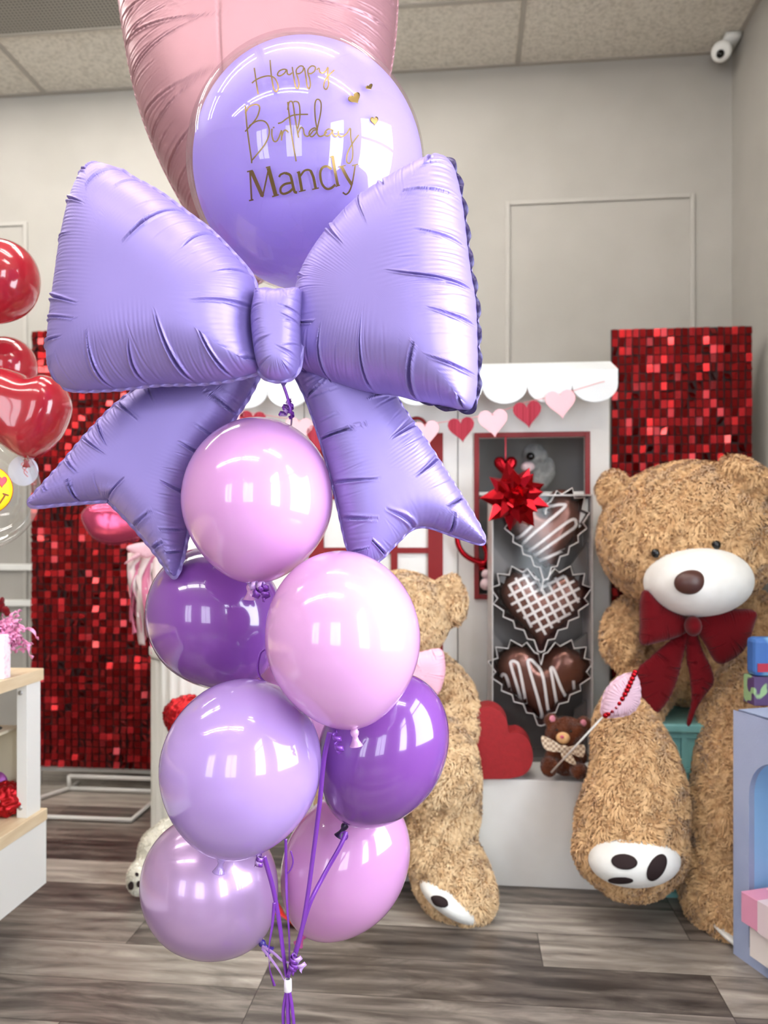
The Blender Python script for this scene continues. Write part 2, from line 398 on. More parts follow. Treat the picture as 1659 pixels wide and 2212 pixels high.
def clear(name, tint=(1, 1, 1, 1), base=0.03, gl=1.0, rough=0.02):
    m = bpy.data.materials.new(name); m.use_nodes = True; nt = m.node_tree; nt.nodes.clear(); N = nt.nodes.new; L = nt.links.new
    o = N('ShaderNodeOutputMaterial'); t = N('ShaderNodeBsdfTransparent'); t.inputs[0].default_value = tint
    g = N('ShaderNodeBsdfGlossy'); g.inputs['Roughness'].default_value = rough; fr = N('ShaderNodeLayerWeight'); fr.inputs[0].default_value = 0.12
    mr = N('ShaderNodeMapRange'); mr.inputs[3].default_value = base; mr.inputs[4].default_value = gl
    x = N('ShaderNodeMixShader'); L(fr.outputs['Fresnel'], mr.inputs[0]); L(mr.outputs[0], x.inputs[0]); L(t.outputs[0], x.inputs[1]); L(g.outputs[0], x.inputs[2]); L(x.outputs[0], o.inputs[0])
    return m
m_bubble = clear('clear_bubble_film', base=0.06, gl=0.42)
m_cello = clear('clear_cellophane', base=0.02, gl=0.16, rough=0.06)
m_glass = clear('window_glass', base=0.02, gl=0.6)

# plank floor
m_floor = mat('vinyl_plank', rough=0.38, spec=0.4)
def build_floor(m):
    nt = m.node_tree; b = nt.nodes['Principled BSDF']; N = nt.nodes.new; L = nt.links.new
    tc = N('ShaderNodeTexCoord'); mp = N('ShaderNodeMapping'); mp.inputs['Location'].default_value = (0.55, 0.035, 0); L(tc.outputs['Object'], mp.inputs[0])
    br = N('ShaderNodeTexBrick'); br.offset = 0.37; br.offset_frequency = 3; br.squash = 1
    for k, v in (('Scale', 1), ('Brick Width', 1.22), ('Row Height', 0.19), ('Mortar Size', 0.0012), ('Mortar Smooth', 0.1), ('Bias', 0.0)): br.inputs[k].default_value = v
    br.inputs['Color1'].default_value = (0, 0, 0, 1); br.inputs['Color2'].default_value = (1, 1, 1, 1); br.inputs['Mortar'].default_value = (0.5, 0.5, 0.5, 1)
    L(mp.outputs[0], br.inputs[0])
    # each plank its own grain: shift the grain lookup by the plank's shade
    sh = N('ShaderNodeVectorMath'); sh.operation = 'MULTIPLY_ADD'; L(br.outputs['Color'], sh.inputs[0]); sh.inputs[1].default_value = (7.3, 11.1, 3.7); L(mp.outputs[0], sh.inputs[2])
    st = N('ShaderNodeMapping'); st.inputs['Scale'].default_value = (2.2, 11, 1); L(sh.outputs[0], st.inputs[0])
    n1 = N('ShaderNodeTexNoise'); n1.inputs['Scale'].default_value = 1.5; n1.inputs['Detail'].default_value = 8; n1.inputs['Roughness'].default_value = 0.62; n1.inputs['Distortion'].default_value = 1.2; L(st.outputs[0], n1.inputs['Vector'])
    st2 = N('ShaderNodeMapping'); st2.inputs['Scale'].default_value = (1.2, 5, 1); L(sh.outputs[0], st2.inputs[0])
    wv = N('ShaderNodeTexWave'); wv.wave_type = 'RINGS'; wv.inputs['Scale'].default_value = 1.1; wv.inputs['Distortion'].default_value = 5; wv.inputs['Detail'].default_value = 3; wv.inputs['Detail Scale'].default_value = 0.9; L(st2.outputs[0], wv.inputs['Vector'])
    st3 = N('ShaderNodeMapping'); st3.inputs['Scale'].default_value = (9, 150, 1); L(sh.outputs[0], st3.inputs[0])
    n3 = N('ShaderNodeTexNoise'); n3.inputs['Scale'].default_value = 1; n3.inputs['Detail'].default_value = 2; L(st3.outputs[0], n3.inputs['Vector'])
    def mth(op, a, b_, c=None):
        q = N('ShaderNodeMath'); q.operation = op
        for i, s in enumerate((a, b_, c)):
            if s is None: continue
            if isinstance(s, (int, float)): q.inputs[i].default_value = s
            else: L(s, q.inputs[i])
        return q.outputs[0]
    g = mth('MULTIPLY', n1.outputs[0], 0.85); g = mth('MULTIPLY_ADD', wv.outputs['Fac'], 0.12, g); g = mth('MULTIPLY_ADD', n3.outputs[0], 0.13, g)
    tone = mth('MULTIPLY_ADD', br.outputs['Color'], 0.42, g); tone = mth('SUBTRACT', tone, 0.23)
    cr = N('ShaderNodeValToRGB'); e = cr.color_ramp.elements
    e[0].position = 0.2; e[0].color = srgb(50, 44, 41); e[1].position = 0.92; e[1].color = srgb(184, 176, 165)
    for p_, c_ in ((0.40, srgb(90, 82, 76)), (0.58, srgb(130, 121, 112)), (0.75, srgb(158, 149, 139))):
        k = e.new(p_); k.color = c_
    L(tone, cr.inputs[0])
    mx = N('ShaderNodeMix'); mx.data_type = 'RGBA'; L(br.outputs['Fac'], mx.inputs[0]); L(cr.outputs[0], mx.inputs[6]); mx.inputs[7].default_value = srgb(45, 38, 34)
    L(mx.outputs[2], b.inputs['Base Color'])
    bp = N('ShaderNodeBump'); bp.inputs['Strength'].default_value = 0.12; bp.inputs['Distance'].default_value = 0.003; L(n1.outputs[0], bp.inputs['Height']); L(bp.outputs[0], b.inputs['Normal'])
build_floor(m_floor)

# ---------------------------------------------------------------- the room
XR, XL, YB, YF, ZC = 1.35, -5.0, 4.16, -3.0, 3.675
struct('floor', box(XL, XR, YF, YB, -0.05, 0), m_floor, smooth=False)
struct('ceiling', box(XL, XR, YF, YB, ZC, ZC + 0.05), m_tile, smooth=False)
struct('wall_back', box(XL, XR, YB, YB + 0.1, 0, ZC), m_wall, smooth=False)
struct('wall_left', box(XL - 0.1, XL, YF, YB, 0, ZC), m_wall, smooth=False)
def holed(a0, a1, holes, mk):
    parts = []; x = a0
    for a, b in holes:
        parts += [mk(x, a, 0, ZC), mk(a, b, 0, 0.7), mk(a, b, 2.8, ZC)]; x = b
    return join(*(parts + [mk(x, a1, 0, ZC)]))
struct('wall_right', holed(YF, YB, WIN_R, lambda a, b, c, d: box(XR, XR + 0.1, a, b, c, d)), m_wall, smooth=False)
struct('wall_front', holed(XL, XR, WIN_F, lambda a, b, c, d: box(a, b, YF - 0.1, YF, c, d)), m_wall, smooth=False)
n = 0
m_alu = mat('dark_window_frame', srgb(90, 90, 92), 0.4)
for a, b in WIN_R:
    n += 1; m = (a + b) / 2
    w = struct('window_%d' % n, join(box(XR, XR + .05, a, b, .7, .75), box(XR, XR + .05, a, b, 2.75, 2.8), box(XR, XR + .05, a, a + .05, .75, 2.75), box(XR, XR + .05, b - .05, b, .75, 2.75), box(XR, XR + .05, a + .05, b - .05, 2.2, 2.25)), m_alu, smooth=False)
    obj('pane', box(XR + .02, XR + .026, a + .05, b - .05, .75, 2.75), m_glass, w, smooth=False)
for a, b in WIN_F:
    n += 1; m = (a + b) / 2
    w = struct('window_%d' % n, join(box(a, b, YF - .05, YF, .7, .75), box(a, b, YF - .05, YF, 2.75, 2.8), box(a, a + .05, YF - .05, YF, .75, 2.75), box(b - .05, b, YF - .05, YF, .75, 2.75), box(m - .025, m + .025, YF - .05, YF, .75, 2.75)), m_alu, smooth=False)
    obj('pane', box(a + .05, b - .05, YF - .03, YF - .024, .75, 2.75), m_glass, w, smooth=False)
# ceiling grid
g = [box(XL, XR, y - .012, y + .012, ZC - .006, ZC) for y in [YB - .012] + [3.64 - .61 * k for k in range(11)]]
g += [box(x - .012, x + .012, YF, YB, ZC - .0061, ZC) for x in (.272, -1.02, -2.317, -3.61)] + [box(XR - .024, XR, YF, YB, ZC - .0062, ZC)]
struct('trim_1', join(*g), m_grid, smooth=False)
# wall mouldings
def frame_y(px0, py0, px1, py1, zbot=0.0, w=.022, d=.012):
    a, b = PY(px0, py0, YB), PY(px1, py1, YB); x0, x1, z1 = a.x, b.x, (a.z + b.z) / 2
    return join(box(x0, x0 + w, YB - d, YB, zbot, z1), box(x1 - w, x1, YB - d, YB, zbot, z1), box(x0 + w, x1 - w, YB - d, YB, z1 - w, z1))
struct('trim_2', frame_y(1092, 434, 1500, 420), m_trim, smooth=False, bevel=.003)
struct('trim_3', frame_y(-420, 492, 60, 488), m_trim, smooth=False, bevel=.003)
struct('trim_4', frame_y(156, 486, 700, 460), m_trim, smooth=False, bevel=.003)
for k, yy in ((5, 1225), (6, 1302)):
    a = PY(0, yy, YB); struct('trim_%d' % k, box(XL, PY(300, yy, YB).x, YB - .02, YB, a.z - .018, a.z + .018), m_white, smooth=False, bevel=.004)
struct('baseboard_back', box(XL, XR, YB - .015, YB, 0, .09), m_trim, smooth=False)
struct('baseboard_right', box(XR - .015, XR, YF, YB - .015, 0, .09), m_trim, smooth=False)

# ceiling lights (seen only as reflections; two added as fill), the vent, the camera
m_tubeE = mat('fluorescent_tube', (1, 1, 1, 1), 0.4, emit=(1, .96, .9, 1), es=30)
m_refl = mat('light_housing', srgb(235, 235, 235), 0.3)
LP = [(-0.37, 2.6), (-2.96, 2.7), (-0.37, 1.4), (-1.67, 1.4), (-2.96, 1.4), (-0.37, -0.6), (-1.67, -0.6), (-2.96, -0.6), (-1.67, 2.75), (0.8, 0.4)]  # first two are extra lamps, added to brighten the playhouse and bench
LW = ['added as fill over the white playhouse awning', 'added as fill over the left sequin screen', 'above the balloon bouquet', 'left of the one above the balloon bouquet', 'farthest left of the row above the balloons', 'nearest the right wall, behind the photographer',
      'middle one of the rear row', 'farthest left of the rear row', 'middle of the row nearest the back wall', 'alone beside the right wall']
for (x, y), wh in zip(LP, LW):
    t = thing('ceiling_light', 'recessed fluorescent ceiling light with two tubes, ' + wh, 'ceiling light', (x, y, ZC), 'fluorescent ceiling lights')
    obj('housing', join(box(x - .6, x + .6, y - .27, y - .25, ZC - .03, ZC), box(x - .6, x + .6, y + .25, y + .27, ZC - .03, ZC), box(x - .6, x - .58, y - .25, y + .25, ZC - .03, ZC), box(x + .58, x + .6, y - .25, y + .25, ZC - .03, ZC), box(x - .58, x + .58, y - .25, y + .25, ZC - .008, ZC - .001)), m_refl, t, smooth=False)
    for s in (-.11, .11): obj('tube', tube([(x - .56, y + s, ZC - .03), (x + .56, y + s, ZC - .03)], .018, 10), m_tubeE, t)
m_vent = mat('perforated_metal', srgb(128, 122, 114), 0.5)
def perforate(m):
    nt = m.node_tree; N = nt.nodes.new; L = nt.links.new; b = nt.nodes['Principled BSDF']; tc = N('ShaderNodeTexCoord')
    v = N('ShaderNodeTexVoronoi'); v.inputs['Scale'].default_value = 55; v.inputs['Randomness'].default_value = 0; L(tc.outputs['Object'], v.inputs['Vector'])
    c = N('ShaderNodeValToRGB'); c.color_ramp.elements[0].position = .28; c.color_ramp.elements[1].position = .36; c.color_ramp.elements[0].color = srgb(70, 66, 62); c.color_ramp.elements[1].color = srgb(150, 144, 134)
    L(v.outputs['Distance'], c.inputs[0]); L(c.outputs[0], b.inputs['Base Color'])
perforate(m_vent)
t = thing('ceiling_vent', 'grey perforated ceiling vent panel in the top left corner', 'vent', (-1.9, 3.33, ZC - .02))
obj('grille', box(-3.0, -1.04, 3.05, 3.615, ZC - .02, ZC - .008), m_vent, t, smooth=False)
obj('frame', join(box(-3.02, -1.02, 3.03, 3.05, ZC - .024, ZC - .007), box(-3.02, -1.02, 3.615, 3.635, ZC - .024, ZC - .007)), m_grid, t, smooth=False)
cc = Vector((1.255, 4.02, 3.60))
t = thing('security_camera', 'small white security camera under the ceiling in the right corner', 'camera', (1.3, 4.05, ZC - .02))
obj('mount', join(box(1.265, 1.335, 3.98, 4.12, ZC - .03, ZC - .004), tube([cc + Vector((.03, .03, .0)), (1.31, 4.07, ZC - .03)], .018)), m_white, t)
dv = (CAM - cc).normalized(); ax = dv.to_track_quat('Z', 'Y').to_matrix()
obj('body', lathe(cc, [(0, -.07), (.035, -.065), (.046, -.04), (.048, .02), (.044, .04), (.03, .044), (0, .044)], 24, ax), m_white, t)
obj('lens', lathe(cc + dv * .044 + Vector((-.006, 0, -.012)), [(0, 0), (.019, 0), (.017, .006), (0, .009)], 20, ax), m_eye, t)

# ---------------------------------------------------------------- red sequin screens
def sequins(x0, x1, Y, z0, z1, cw, ch, seed):
    rs = np.random.RandomState(seed); nx, nz = int((x1 - x0) / cw), int((z1 - z0) / ch); V, Fc = [], []
    for i in range(nx):
        for j in range(nz):
            c = np.array([x0 + (i + .5) * (x1 - x0) / nx, Y, z0 + (j + .5) * (z1 - z0) / nz]); rx, rz = rs.normal(0, .16), rs.normal(0, .2)
            if rs.rand() < .2: rx += rs.uniform(-.6, .6); rz += rs.uniform(-.6, .6)
            q = Matrix.Rotation(rz, 3, 'Z') @ Matrix.Rotation(rx, 3, 'X'); n0 = len(V)
            for a, b in ((-.42, -.46), (.42, -.46), (.42, .46), (-.42, .46)): V.append(c + np.array(q @ Vector((a * cw, 0, b * ch))))
            Fc.append((n0, n0 + 1, n0 + 2, n0 + 3))
    return np.array(V), Fc
def screen(label, x0, x1, Y, z0, z1, seed, cw, ch, base=True):
    t = thing('sequin_screen', label, 'sequin screen', ((x0 + x1) / 2, Y, 0), 'red sequin backdrop screens')
    obj('backing', box(x0, x1, Y + .012, Y + .022, z0, z1), m_seqb, t, smooth=False)
    obj('sequins', sequins(x0, x1, Y, z0, z1, cw, ch, seed), m_seq, t, smooth=False)
    fr = [tube([(x, Y + .035, .01), (x, Y + .035, z1)], .011) for x in (x0 + .03, x1 - .03)]
    fr.append(tube([(x0 + .03, Y + .035, z1 - .012), (x1 - .03, Y + .035, z1 - .012)], .011)); fr.append(tube([(x0 + .03, Y + .035, z0 - .02), (x1 - .03, Y + .035, z0 - .02)], .011))
    obj('pole_frame', join(*fr), m_steel, t)
    if base:
        q1, q2 = PZ(283, 1772, .012), PZ(120, 1722, .012); xl, xr, yf, yb2 = q2.x, q1.x, q1.y, Y - .04
        f2 = [tube([(xl, yb2, .012), (xl, yb2, .075)], .011), tube([(xl, yb2, .07), (xr, yb2, .07)], .011), tube([(xl, yb2, .012), (xr, yb2, .012)], .011), tube([(xl, Y + .05, .012), (xl, yb2, .012), (xl - .16, yf, .012), (xr, yf, .012), (xr, Y + .05, .012)], .011)]
        obj('base_frame', join(*f2), m_steel, t)
    return t
YS = 3.62
a = PY(66, 715, YS); b = PY(345, 1690, YS)
screen('red sequin screen on a white tube base, left behind the red heart balloon', a.x, b.x + .15, YS, .10, a.z, 4, .034, .034)
a = PY(1321, 712, 3.66); b = PY(1626, 702, 3.66)
screen('red sequin screen leaning in the right corner behind the big teddy bear', a.x, b.x, 3.66, .05, (a.z + b.z) / 2, 9, .030, .040, False)

# ---------------------------------------------------------------- bench and playhouse
YH, YBN = 3.17, 2.75
def hx(px, Y=YH): return PY(px, 1300, Y).x
def hz(py, px=1150, Y=YH): return PY(px, py, Y).z
bx1 = PY(1404, 1900, YBN).x; bx0 = PY(700, 1900, YBN).x; ZB = .37
single('white_bench', box(bx0, bx1, YBN, YH - .004, 0, ZB), m_board, 'long low white bench box standing in front of the white playhouse', 'bench', smooth=False, bevel=.004)
t = thing('playhouse', 'white playhouse stand with scalloped awning and red framed window and door', 'playhouse', (hx(823), YH + .2, 0))
x0, xs1, xs2, x1 = hx(330), hx(657), hx(989), hx(1316); zt = hz(845); wz1, wz0 = hz(945), hz(1284); wx0, wx1 = hx(1035), hx(1263)
th = .018
obj('wall_panel', join(box(xs2 + .002, wx0, YH, YH + th, 0, zt), box(wx1, x1, YH, YH + th, 0, zt), box(wx0, wx1, YH, YH + th, wz1, zt), box(wx0, wx1, YH, YH + th, 0, wz0)), m_board, t, smooth=False, label='right panel with the window opening')
obj('wall_panel', box(xs1 + .002, xs2 - .002, YH, YH + th, 0, zt), m_board, t, smooth=False, label='middle panel carrying the red door frame')
obj('wall_panel', box(x0, xs1 - .002, YH, YH + th, 0, zt), m_board, t, smooth=False, label='left panel')
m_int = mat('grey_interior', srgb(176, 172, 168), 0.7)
obj('side_wall', join(box(x1 - th, x1, YH + th, YH + .40, 0, zt)), m_board, t, smooth=False)
obj('side_wall', join(box(x0, x0 + th, YH + th, YH + .40, 0, zt)), m_board, t, smooth=False)
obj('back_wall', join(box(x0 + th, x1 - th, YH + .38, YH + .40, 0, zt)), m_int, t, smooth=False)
obj('roof', box(x0, x1, YH, YH + .40, zt, zt + .02), m_board, t, smooth=False)
s = obj('shelf', box(wx0 - .05, wx1 + .03, YH + .02, YH + .24, hz(1066) - .006, hz(1066) + .008), m_white, t, smooth=False)
s2 = obj('shelf', box(wx0 - .05, wx1 + .03, YH + .02, YH + .24, hz(1170) - .006, hz(1170) + .008), m_white, t, smooth=False)
fw = .020
def rect(xa, xb, za, zb, w, Y0, Y1): return [box(xa, xa + w, Y0, Y1, za, zb), box(xb - w, xb, Y0, Y1, za, zb), box(xa + w, xb - w, Y0, Y1, zb - w, zb), box(xa + w, xb - w, Y0, Y1, za, za + w)]
obj('window_frame', join(*rect(wx0 - fw, wx1 + fw, wz0 - fw, wz1 + fw, fw, YH - .012, YH - .0005)), m_redp, t, smooth=False, bevel=.002, label='red window frame')
dx0, dx1, dz1 = hx(668), hx(957), hz(937, 900)
dd = [box(dx0, hx(700), YH - .014, YH - .0005, ZB, dz1), box(hx(925), dx1, YH - .014, YH - .0005, ZB, dz1), box(hx(700), hx(925), YH - .0135, YH - .0006, dz1 - .05, dz1)]
for xx in (775, 852): dd.append(box(hx(xx - 7), hx(xx + 7), YH - .012, YH - .0007, ZB, dz1 - .05))
for yy in (1072, 1189, 1306, 1430): dd.append(box(hx(700), hx(925), YH - .0125, YH - .0008, hz(yy + 6, 900), hz(yy - 6, 900)))
df = obj('door_frame', join(*dd), m_redp, t, smooth=False, label='red door frame with a grid of bars')
# awning: sloping top, hanging scallops
ax0, ax1 = PY(310, 850, YH - .16).x, PY(1335, 850, YH - .16).x; YA = YH - .16
za, zb_, zc_ = hz(784, 1150), PY(1150, 800, YA).z, PY(1150, 838, YA).z
zb_ = PY(1150, 801, YA).z
nS = 11; ww = (ax1 - ax0) / nS; low = PY(1150, 871, YA).z; up = PY(1150, 833, YA).z
m_awn = noisy(mat('awning_white', rough=0.5), srgb(222, 225, 226), srgb(230, 233, 234), 4, 2)
obj('awning', (np.array([(ax0, YH, za), (ax1, YH, za), (ax1, YA, zb_), (ax0, YA, zb_), (ax0, YH, za - .015), (ax1, YH, za - .015), (ax1, YA + .01, zb_ - .015), (ax0, YA + .01, zb_ - .015)]),
    [(3, 2, 1, 0), (4, 5, 6, 7), (0, 1, 5, 4), (2, 3, 7, 6), (1, 2, 6, 5), (3, 0, 4, 7)]), m_awn, t, smooth=False)
for k in range(nS):
    xa = ax0 + k * ww; ol = [(xa, zb_), (xa, up)] + [(xa + ww / 2 - ww / 2 * math.cos(q), up - (up - low) * math.sin(q)) for q in np.linspace(0, PI, 15)[1:-1]] + [(xa + ww, up), (xa + ww, zb_)]
    obj('scallop', slab(ol, .008, lambda p, d: Vector((p[0], YA + d, p[1]))), m_awn, t, smooth=False)
# garland
gar = thing('heart_garland', 'string garland of pale pink and dark red felt hearts hung across the playhouse', 'garland', (hx(900), YH - .04, hz(900)))
YG = YH - .175
hp = [(498, 905, 58, 1), (545, 915, 58, 0), (645, 930, 60, 1), (692, 948, 62, 0), (772, 955, 62, 1), (846, 950, 60, 0), (920, 938, 60, 1), (997, 929, 58, 0), (1066, 915, 64, 1), (1140, 896, 62, 0), (1212, 874, 66, 1)]
def gy(x): return float(np.interp(x, [430, 498, 645, 772, 846, 920, 997, 1066, 1140, 1212, 1303], [868, 885, 908, 926, 924, 917, 906, 894, 868, 852, 824]))
obj('string', tube([PY(x, gy(x), YG + .003) for x in range(430, 1310, 12)], .0012, 5), mat('pink_string', srgb(214, 120, 124), .7), gar)
for x, y, w, k in hp:
    obj('heart_pennant', yslab(heart2(x, y, w, w * .95, rot=-.12 if x > 900 else .08), YG, .003), m_pinkf if k else m_redf, gar, smooth=False, label='pale pink felt heart' if k else 'dark red ribbed felt heart')
single('red_ring', tube([PY(900 + 21 * math.cos(q), 925 + 22 * math.sin(q), YH - .03) for q in np.linspace(0, 2 * PI, 32, endpoint=False)], .007, 8, closed=True), m_redp, 'dark red ring hanging above the red door frame of the playhouse', 'ring')
# in the window
t = thing('heart_ornament', 'shiny red heart ornament hanging on a pink ribbon in the playhouse window', 'ornament', PY(1092, 1010, YH - .03))
obj('ornament_heart', foil(heart2(1092, 1010, 50, 48), (1092, 1010), 3.17, .018, N=160, rings=16, amp=0, famp=0, ripple=0, flange=.0005), m_foilred, t)
obj('hanging_ribbon', strip([PY(1092, y, YH - .03) for y in (942, 960, 980, 992)], .006), mat('red_satin_ribbon', srgb(196, 60, 72), .4), t)
t = thing('plush_koala', 'small grey plush toy with a big black nose on the playhouse window shelf', 'plush toy', PY(1165, 1055, YH + .07))
gp = mat('grey_plush', srgb(176, 176, 172), .95, sheen=.4); 
body = furred(remeshed([ell(1165, 1025, 3.27, 24, 30, .045), ell(1154, 985, 3.25, 25, 24, .045), ell(1182, 1015, 3.27, 14, 24, .04)], .006, 4), 9000, .012, .003, 5, lsc=90)
obj('body', body, gp, t); obj('nose', ell(1146, 986, 3.185, 9, 9, .014), m_eye, t); obj('muzzle', ell(1140, 1008, 3.215, 15, 11, .02), mat('pale_pink_plush', srgb(232, 206, 208), .9), t)
# red hoop beside the window
t = thing('red_tinsel_hoop', 'dark red shiny tinsel hoop hanging left of the chocolate heart box', 'wreath', PY(1015, 1215, YH - .05))
hpnts = [(1046, 1216), (1018, 1208), (998, 1192), (988, 1168), (992, 1148), (1008, 1142), (1026, 1158), (1042, 1172), (1052, 1195)]
obj('hoop', tube([PY(x, y, YH - .05) for x, y in catmull(hpnts, 6, True)], .011, 8, closed=True), m_foilred, t)
for k, (x, y) in enumerate(((1046, 1228), (1036, 1216), (1052, 1210))): obj('tinsel_bow', ell(x, y, 3.12, 12, 7, .01, roll=k), m_foilred, t)
t = thing('pink_bead_ornament', 'string of pale pink beads hanging beside the clear gift box', 'ornament', PY(1050, 1255, YH - .06))
for y, r in ((1240, 10), (1262, 13)): obj('bead', ell(1050, y, 3.09, r, r, r * 3.09 / FPX), mat('pearl_pink', srgb(222, 196, 200), .4), t)

# ---------------------------------------------------------------- things on the bench
DX = 2.93
t = thing('gift_box', 'tall clear gift box of three chocolate heart balloons on the white bench', 'gift box', P(1171, 1650, DX + .02))
bs = DX / FPX
def bP(x, y, d): return P(x, y, DX) + Fv * d
def bbox(x0, x1, y0, y1, d0, d1): return (np.array([list(bP(x, y, d)) for x in (x0, x1) for y in (y1, y0) for d in (d0, d1)]), [(0, 1, 3, 2), (4, 6, 7, 5), (0, 4, 5, 1), (2, 3, 7, 6), (0, 2, 6, 4), (1, 5, 7, 3)])
yb_ = HZ + (CAMH - ZB) * FPX / DX
obj('back_panel', bbox(1064, 1279, 1070, yb_, .13, .135), m_silver, t, smooth=False, label='silver grey back panel')
obj('frame', join(bbox(1063, 1065.5, 1070, yb_, 0, .13), bbox(1278, 1281, 1070, yb_, 0, .13), bbox(1063, 1281, 1068, 1071, 0, .13)), mat('box_edge', srgb(196, 190, 186), .3), t, smooth=False)
obj('base', bbox(1063, 1281, yb_ - 10, yb_ - 1, .001, .13), m_silver, t, smooth=False)
obj('front_film', bbox(1064, 1280, 1071, yb_ - 10, -.003, -.002), m_cello, t, smooth=False)
def zig(cx, cy, w, h, nz=20, k=.075, seed=0):
    o = resample(catmull(heart2(cx, cy, w, h, 24), 6, True), nz * 2)[0]; c = np.array([cx, cy]); return [tuple(c + (p - c) * (1 + (k if i % 2 else -k))) for i, p in enumerate(o)]
CH = [(1180, 1155, 152, 180, -.12, 'zigzag white icing lines, topmost in the clear gift box', 1), (1170, 1318, 176, 168, .06, 'white lattice icing, middle one in the clear gift box', 2), (1170, 1478, 184, 168, .0, 'looping white icing, lowest in the clear gift box', 3)]
SQ = {1: [[(1103, 1110), (1115, 1098), (1180, 1095), (1212, 1090), (1217, 1098), (1150, 1155), (1124, 1182), (1130, 1192), (1150, 1185), (1230, 1125), (1244, 1130), (1240, 1140)], [(1240, 1140), (1170, 1190), (1147, 1207), (1150, 1213), (1180, 1205), (1238, 1178)], [(1100, 1146), (1108, 1162), (1125, 1158), (1150, 1135)]],
      3: [[(1083, 1462), (1088, 1456), (1096, 1466), (1110, 1515), (1122, 1534), (1128, 1520), (1106, 1445), (1104, 1430), (1114, 1430), (1122, 1445), (1142, 1540), (1155, 1560), (1170, 1548), (1165, 1520), (1142, 1440), (1142, 1426), (1152, 1430), (1172, 1460), (1186, 1545), (1200, 1550), (1204, 1535), (1192, 1460), (1190, 1445), (1196, 1446), (1214, 1490), (1232, 1518), (1240, 1508), (1238, 1470)]]}
for cx, cy, w, h, rt, lb, kk in CH:
    c = thing('chocolate_heart_balloon', 'brown foil heart balloon with ' + lb, 'foil balloon', bP(cx, cy, .07), 'chocolate heart balloons in the gift box')
    D_ = DX + .085
    zo = zig(cx, cy + 4, w * 1.17, h * 1.12)
    o2 = np.array(zo); ctr = np.array([cx, cy]); v = []
    for s_, dd_ in ((1, .012), (.82, .118), (.80, .118), (.985, .012)): v += [list(bP(*(ctr + (q - ctr) * s_), dd_)) for q in o2]
    obj('paper_cup', (np.array(v), grid_faces(4, len(zo))), m_cup, c, smooth=False, label='dark pleated paper cup')
    obj('cup_rim', tube([bP(*q, .0115) for q in zo], .0022, 6, closed=True), m_icing, c, smooth=False, label='white zigzag edge of the cup')
    vf = foil(heart2(cx, cy, w * 1.06, h * 1.05, 28, rt), (cx, cy + 4), D_, .062, N=360, rings=30, amp=.002, bold=.04, famp=.0006, ripple=0, blen=(.02, .04), flange=.001, seed=kk)
    obj('foil_heart', vf, m_choc, c); B = bvh(vf)
    if kk == 2:
        hh = [tuple(q) for q in heart2(cx + 3, cy - 4, w * .90, h * .88, 40, rt)]; ln = []
        for a in (math.radians(62), math.radians(-28)):
            for k in range(-4, 5):
                dx, dy = math.cos(a), math.sin(a); ox, oy = cx - dy * k * 19, cy - 4 + dx * k * 19
                ins = [q for q in np.linspace(-110, 110, 111) if pip(hh, ox + dx * q, oy + dy * q)]
                if len(ins) > 6: ln.append([(ox + dx * ins[0], oy + dy * ins[0]), (ox + dx * (ins[0] + ins[-1]) / 2, oy + dy * (ins[0] + ins[-1]) / 2), (ox + dx * ins[-1], oy + dy * ins[-1])])
        obj('icing_lattice', join(*[inkline(B, q, 5.5, .002, 8) for q in ln]), m_icing, c)
    else: obj('icing_drizzle', join(*[inkline(B, q, 6, .002, 8) for q in SQ[kk]]), m_icing, c)
# folded tissue in the box corners
for k, ol in enumerate(([(1262, 1080), (1276, 1076), (1274, 1120), (1256, 1140)], [(1068, 1180), (1104, 1225), (1092, 1262), (1067, 1250)], [(1240, 1220), (1276, 1170), (1276, 1270), (1252, 1262)], [(1068, 1370), (1090, 1395), (1106, 1400), (1067, 1420)], [(1236, 1400), (1276, 1370), (1276, 1430), (1262, 1425)], [(1067, 1560), (1100, 1600), (1100, 1640), (1067, 1640)], [(1250, 1540), (1276, 1520), (1277, 1625), (1240, 1620)])):
    obj('tissue_fold', slab(ol, .01, lambda p, d: bP(p[0], p[1], .035 + d + .004 * k)), m_silver if k else m_white, t, smooth=False)
# star bow on the box
rs = random.Random(5); bc = P(1110, 1073, 2.905); t = thing('gift_bow', 'shiny red star bow stuck on the upper corner of the clear gift box', 'gift bow', bc)
dirs = []
for n_, el in ((9, 8), (8, 34), (5, 62), (1, 90)):
    for k in range(n_):
        az = 2 * PI * k / n_ + el * .05; e = math.radians(el + rs.uniform(-5, 5)); dirs.append((Rv * math.cos(az) + Uv * math.sin(az)) * math.cos(e) - Fv * math.sin(e))
for i, d in enumerate(dirs):
    L_ = .128 * rs.uniform(.92, 1.06) * (1 if i < 9 else .93 if i < 17 else .8); s_ = d.cross(Fv if abs(d.dot(Fv)) < .9 else Uv).normalized(); s_ = Matrix.Rotation(rs.uniform(-.5, .5), 3, d) @ s_; nn = d.cross(s_); w = .036
    m1 = bc + d * L_ * .52; v = [bc, m1 + s_ * w, m1 + nn * w * .75, m1 - s_ * w, m1 - nn * w * .75, bc + d * L_]
    obj('bow_loop', (np.array([list(q) for q in v]), [(0, 2, 1), (0, 3, 2), (0, 4, 3), (0, 1, 4), (5, 1, 2), (5, 2, 3), (5, 3, 4), (5, 4, 1)]), m_foilred, t, smooth=False)

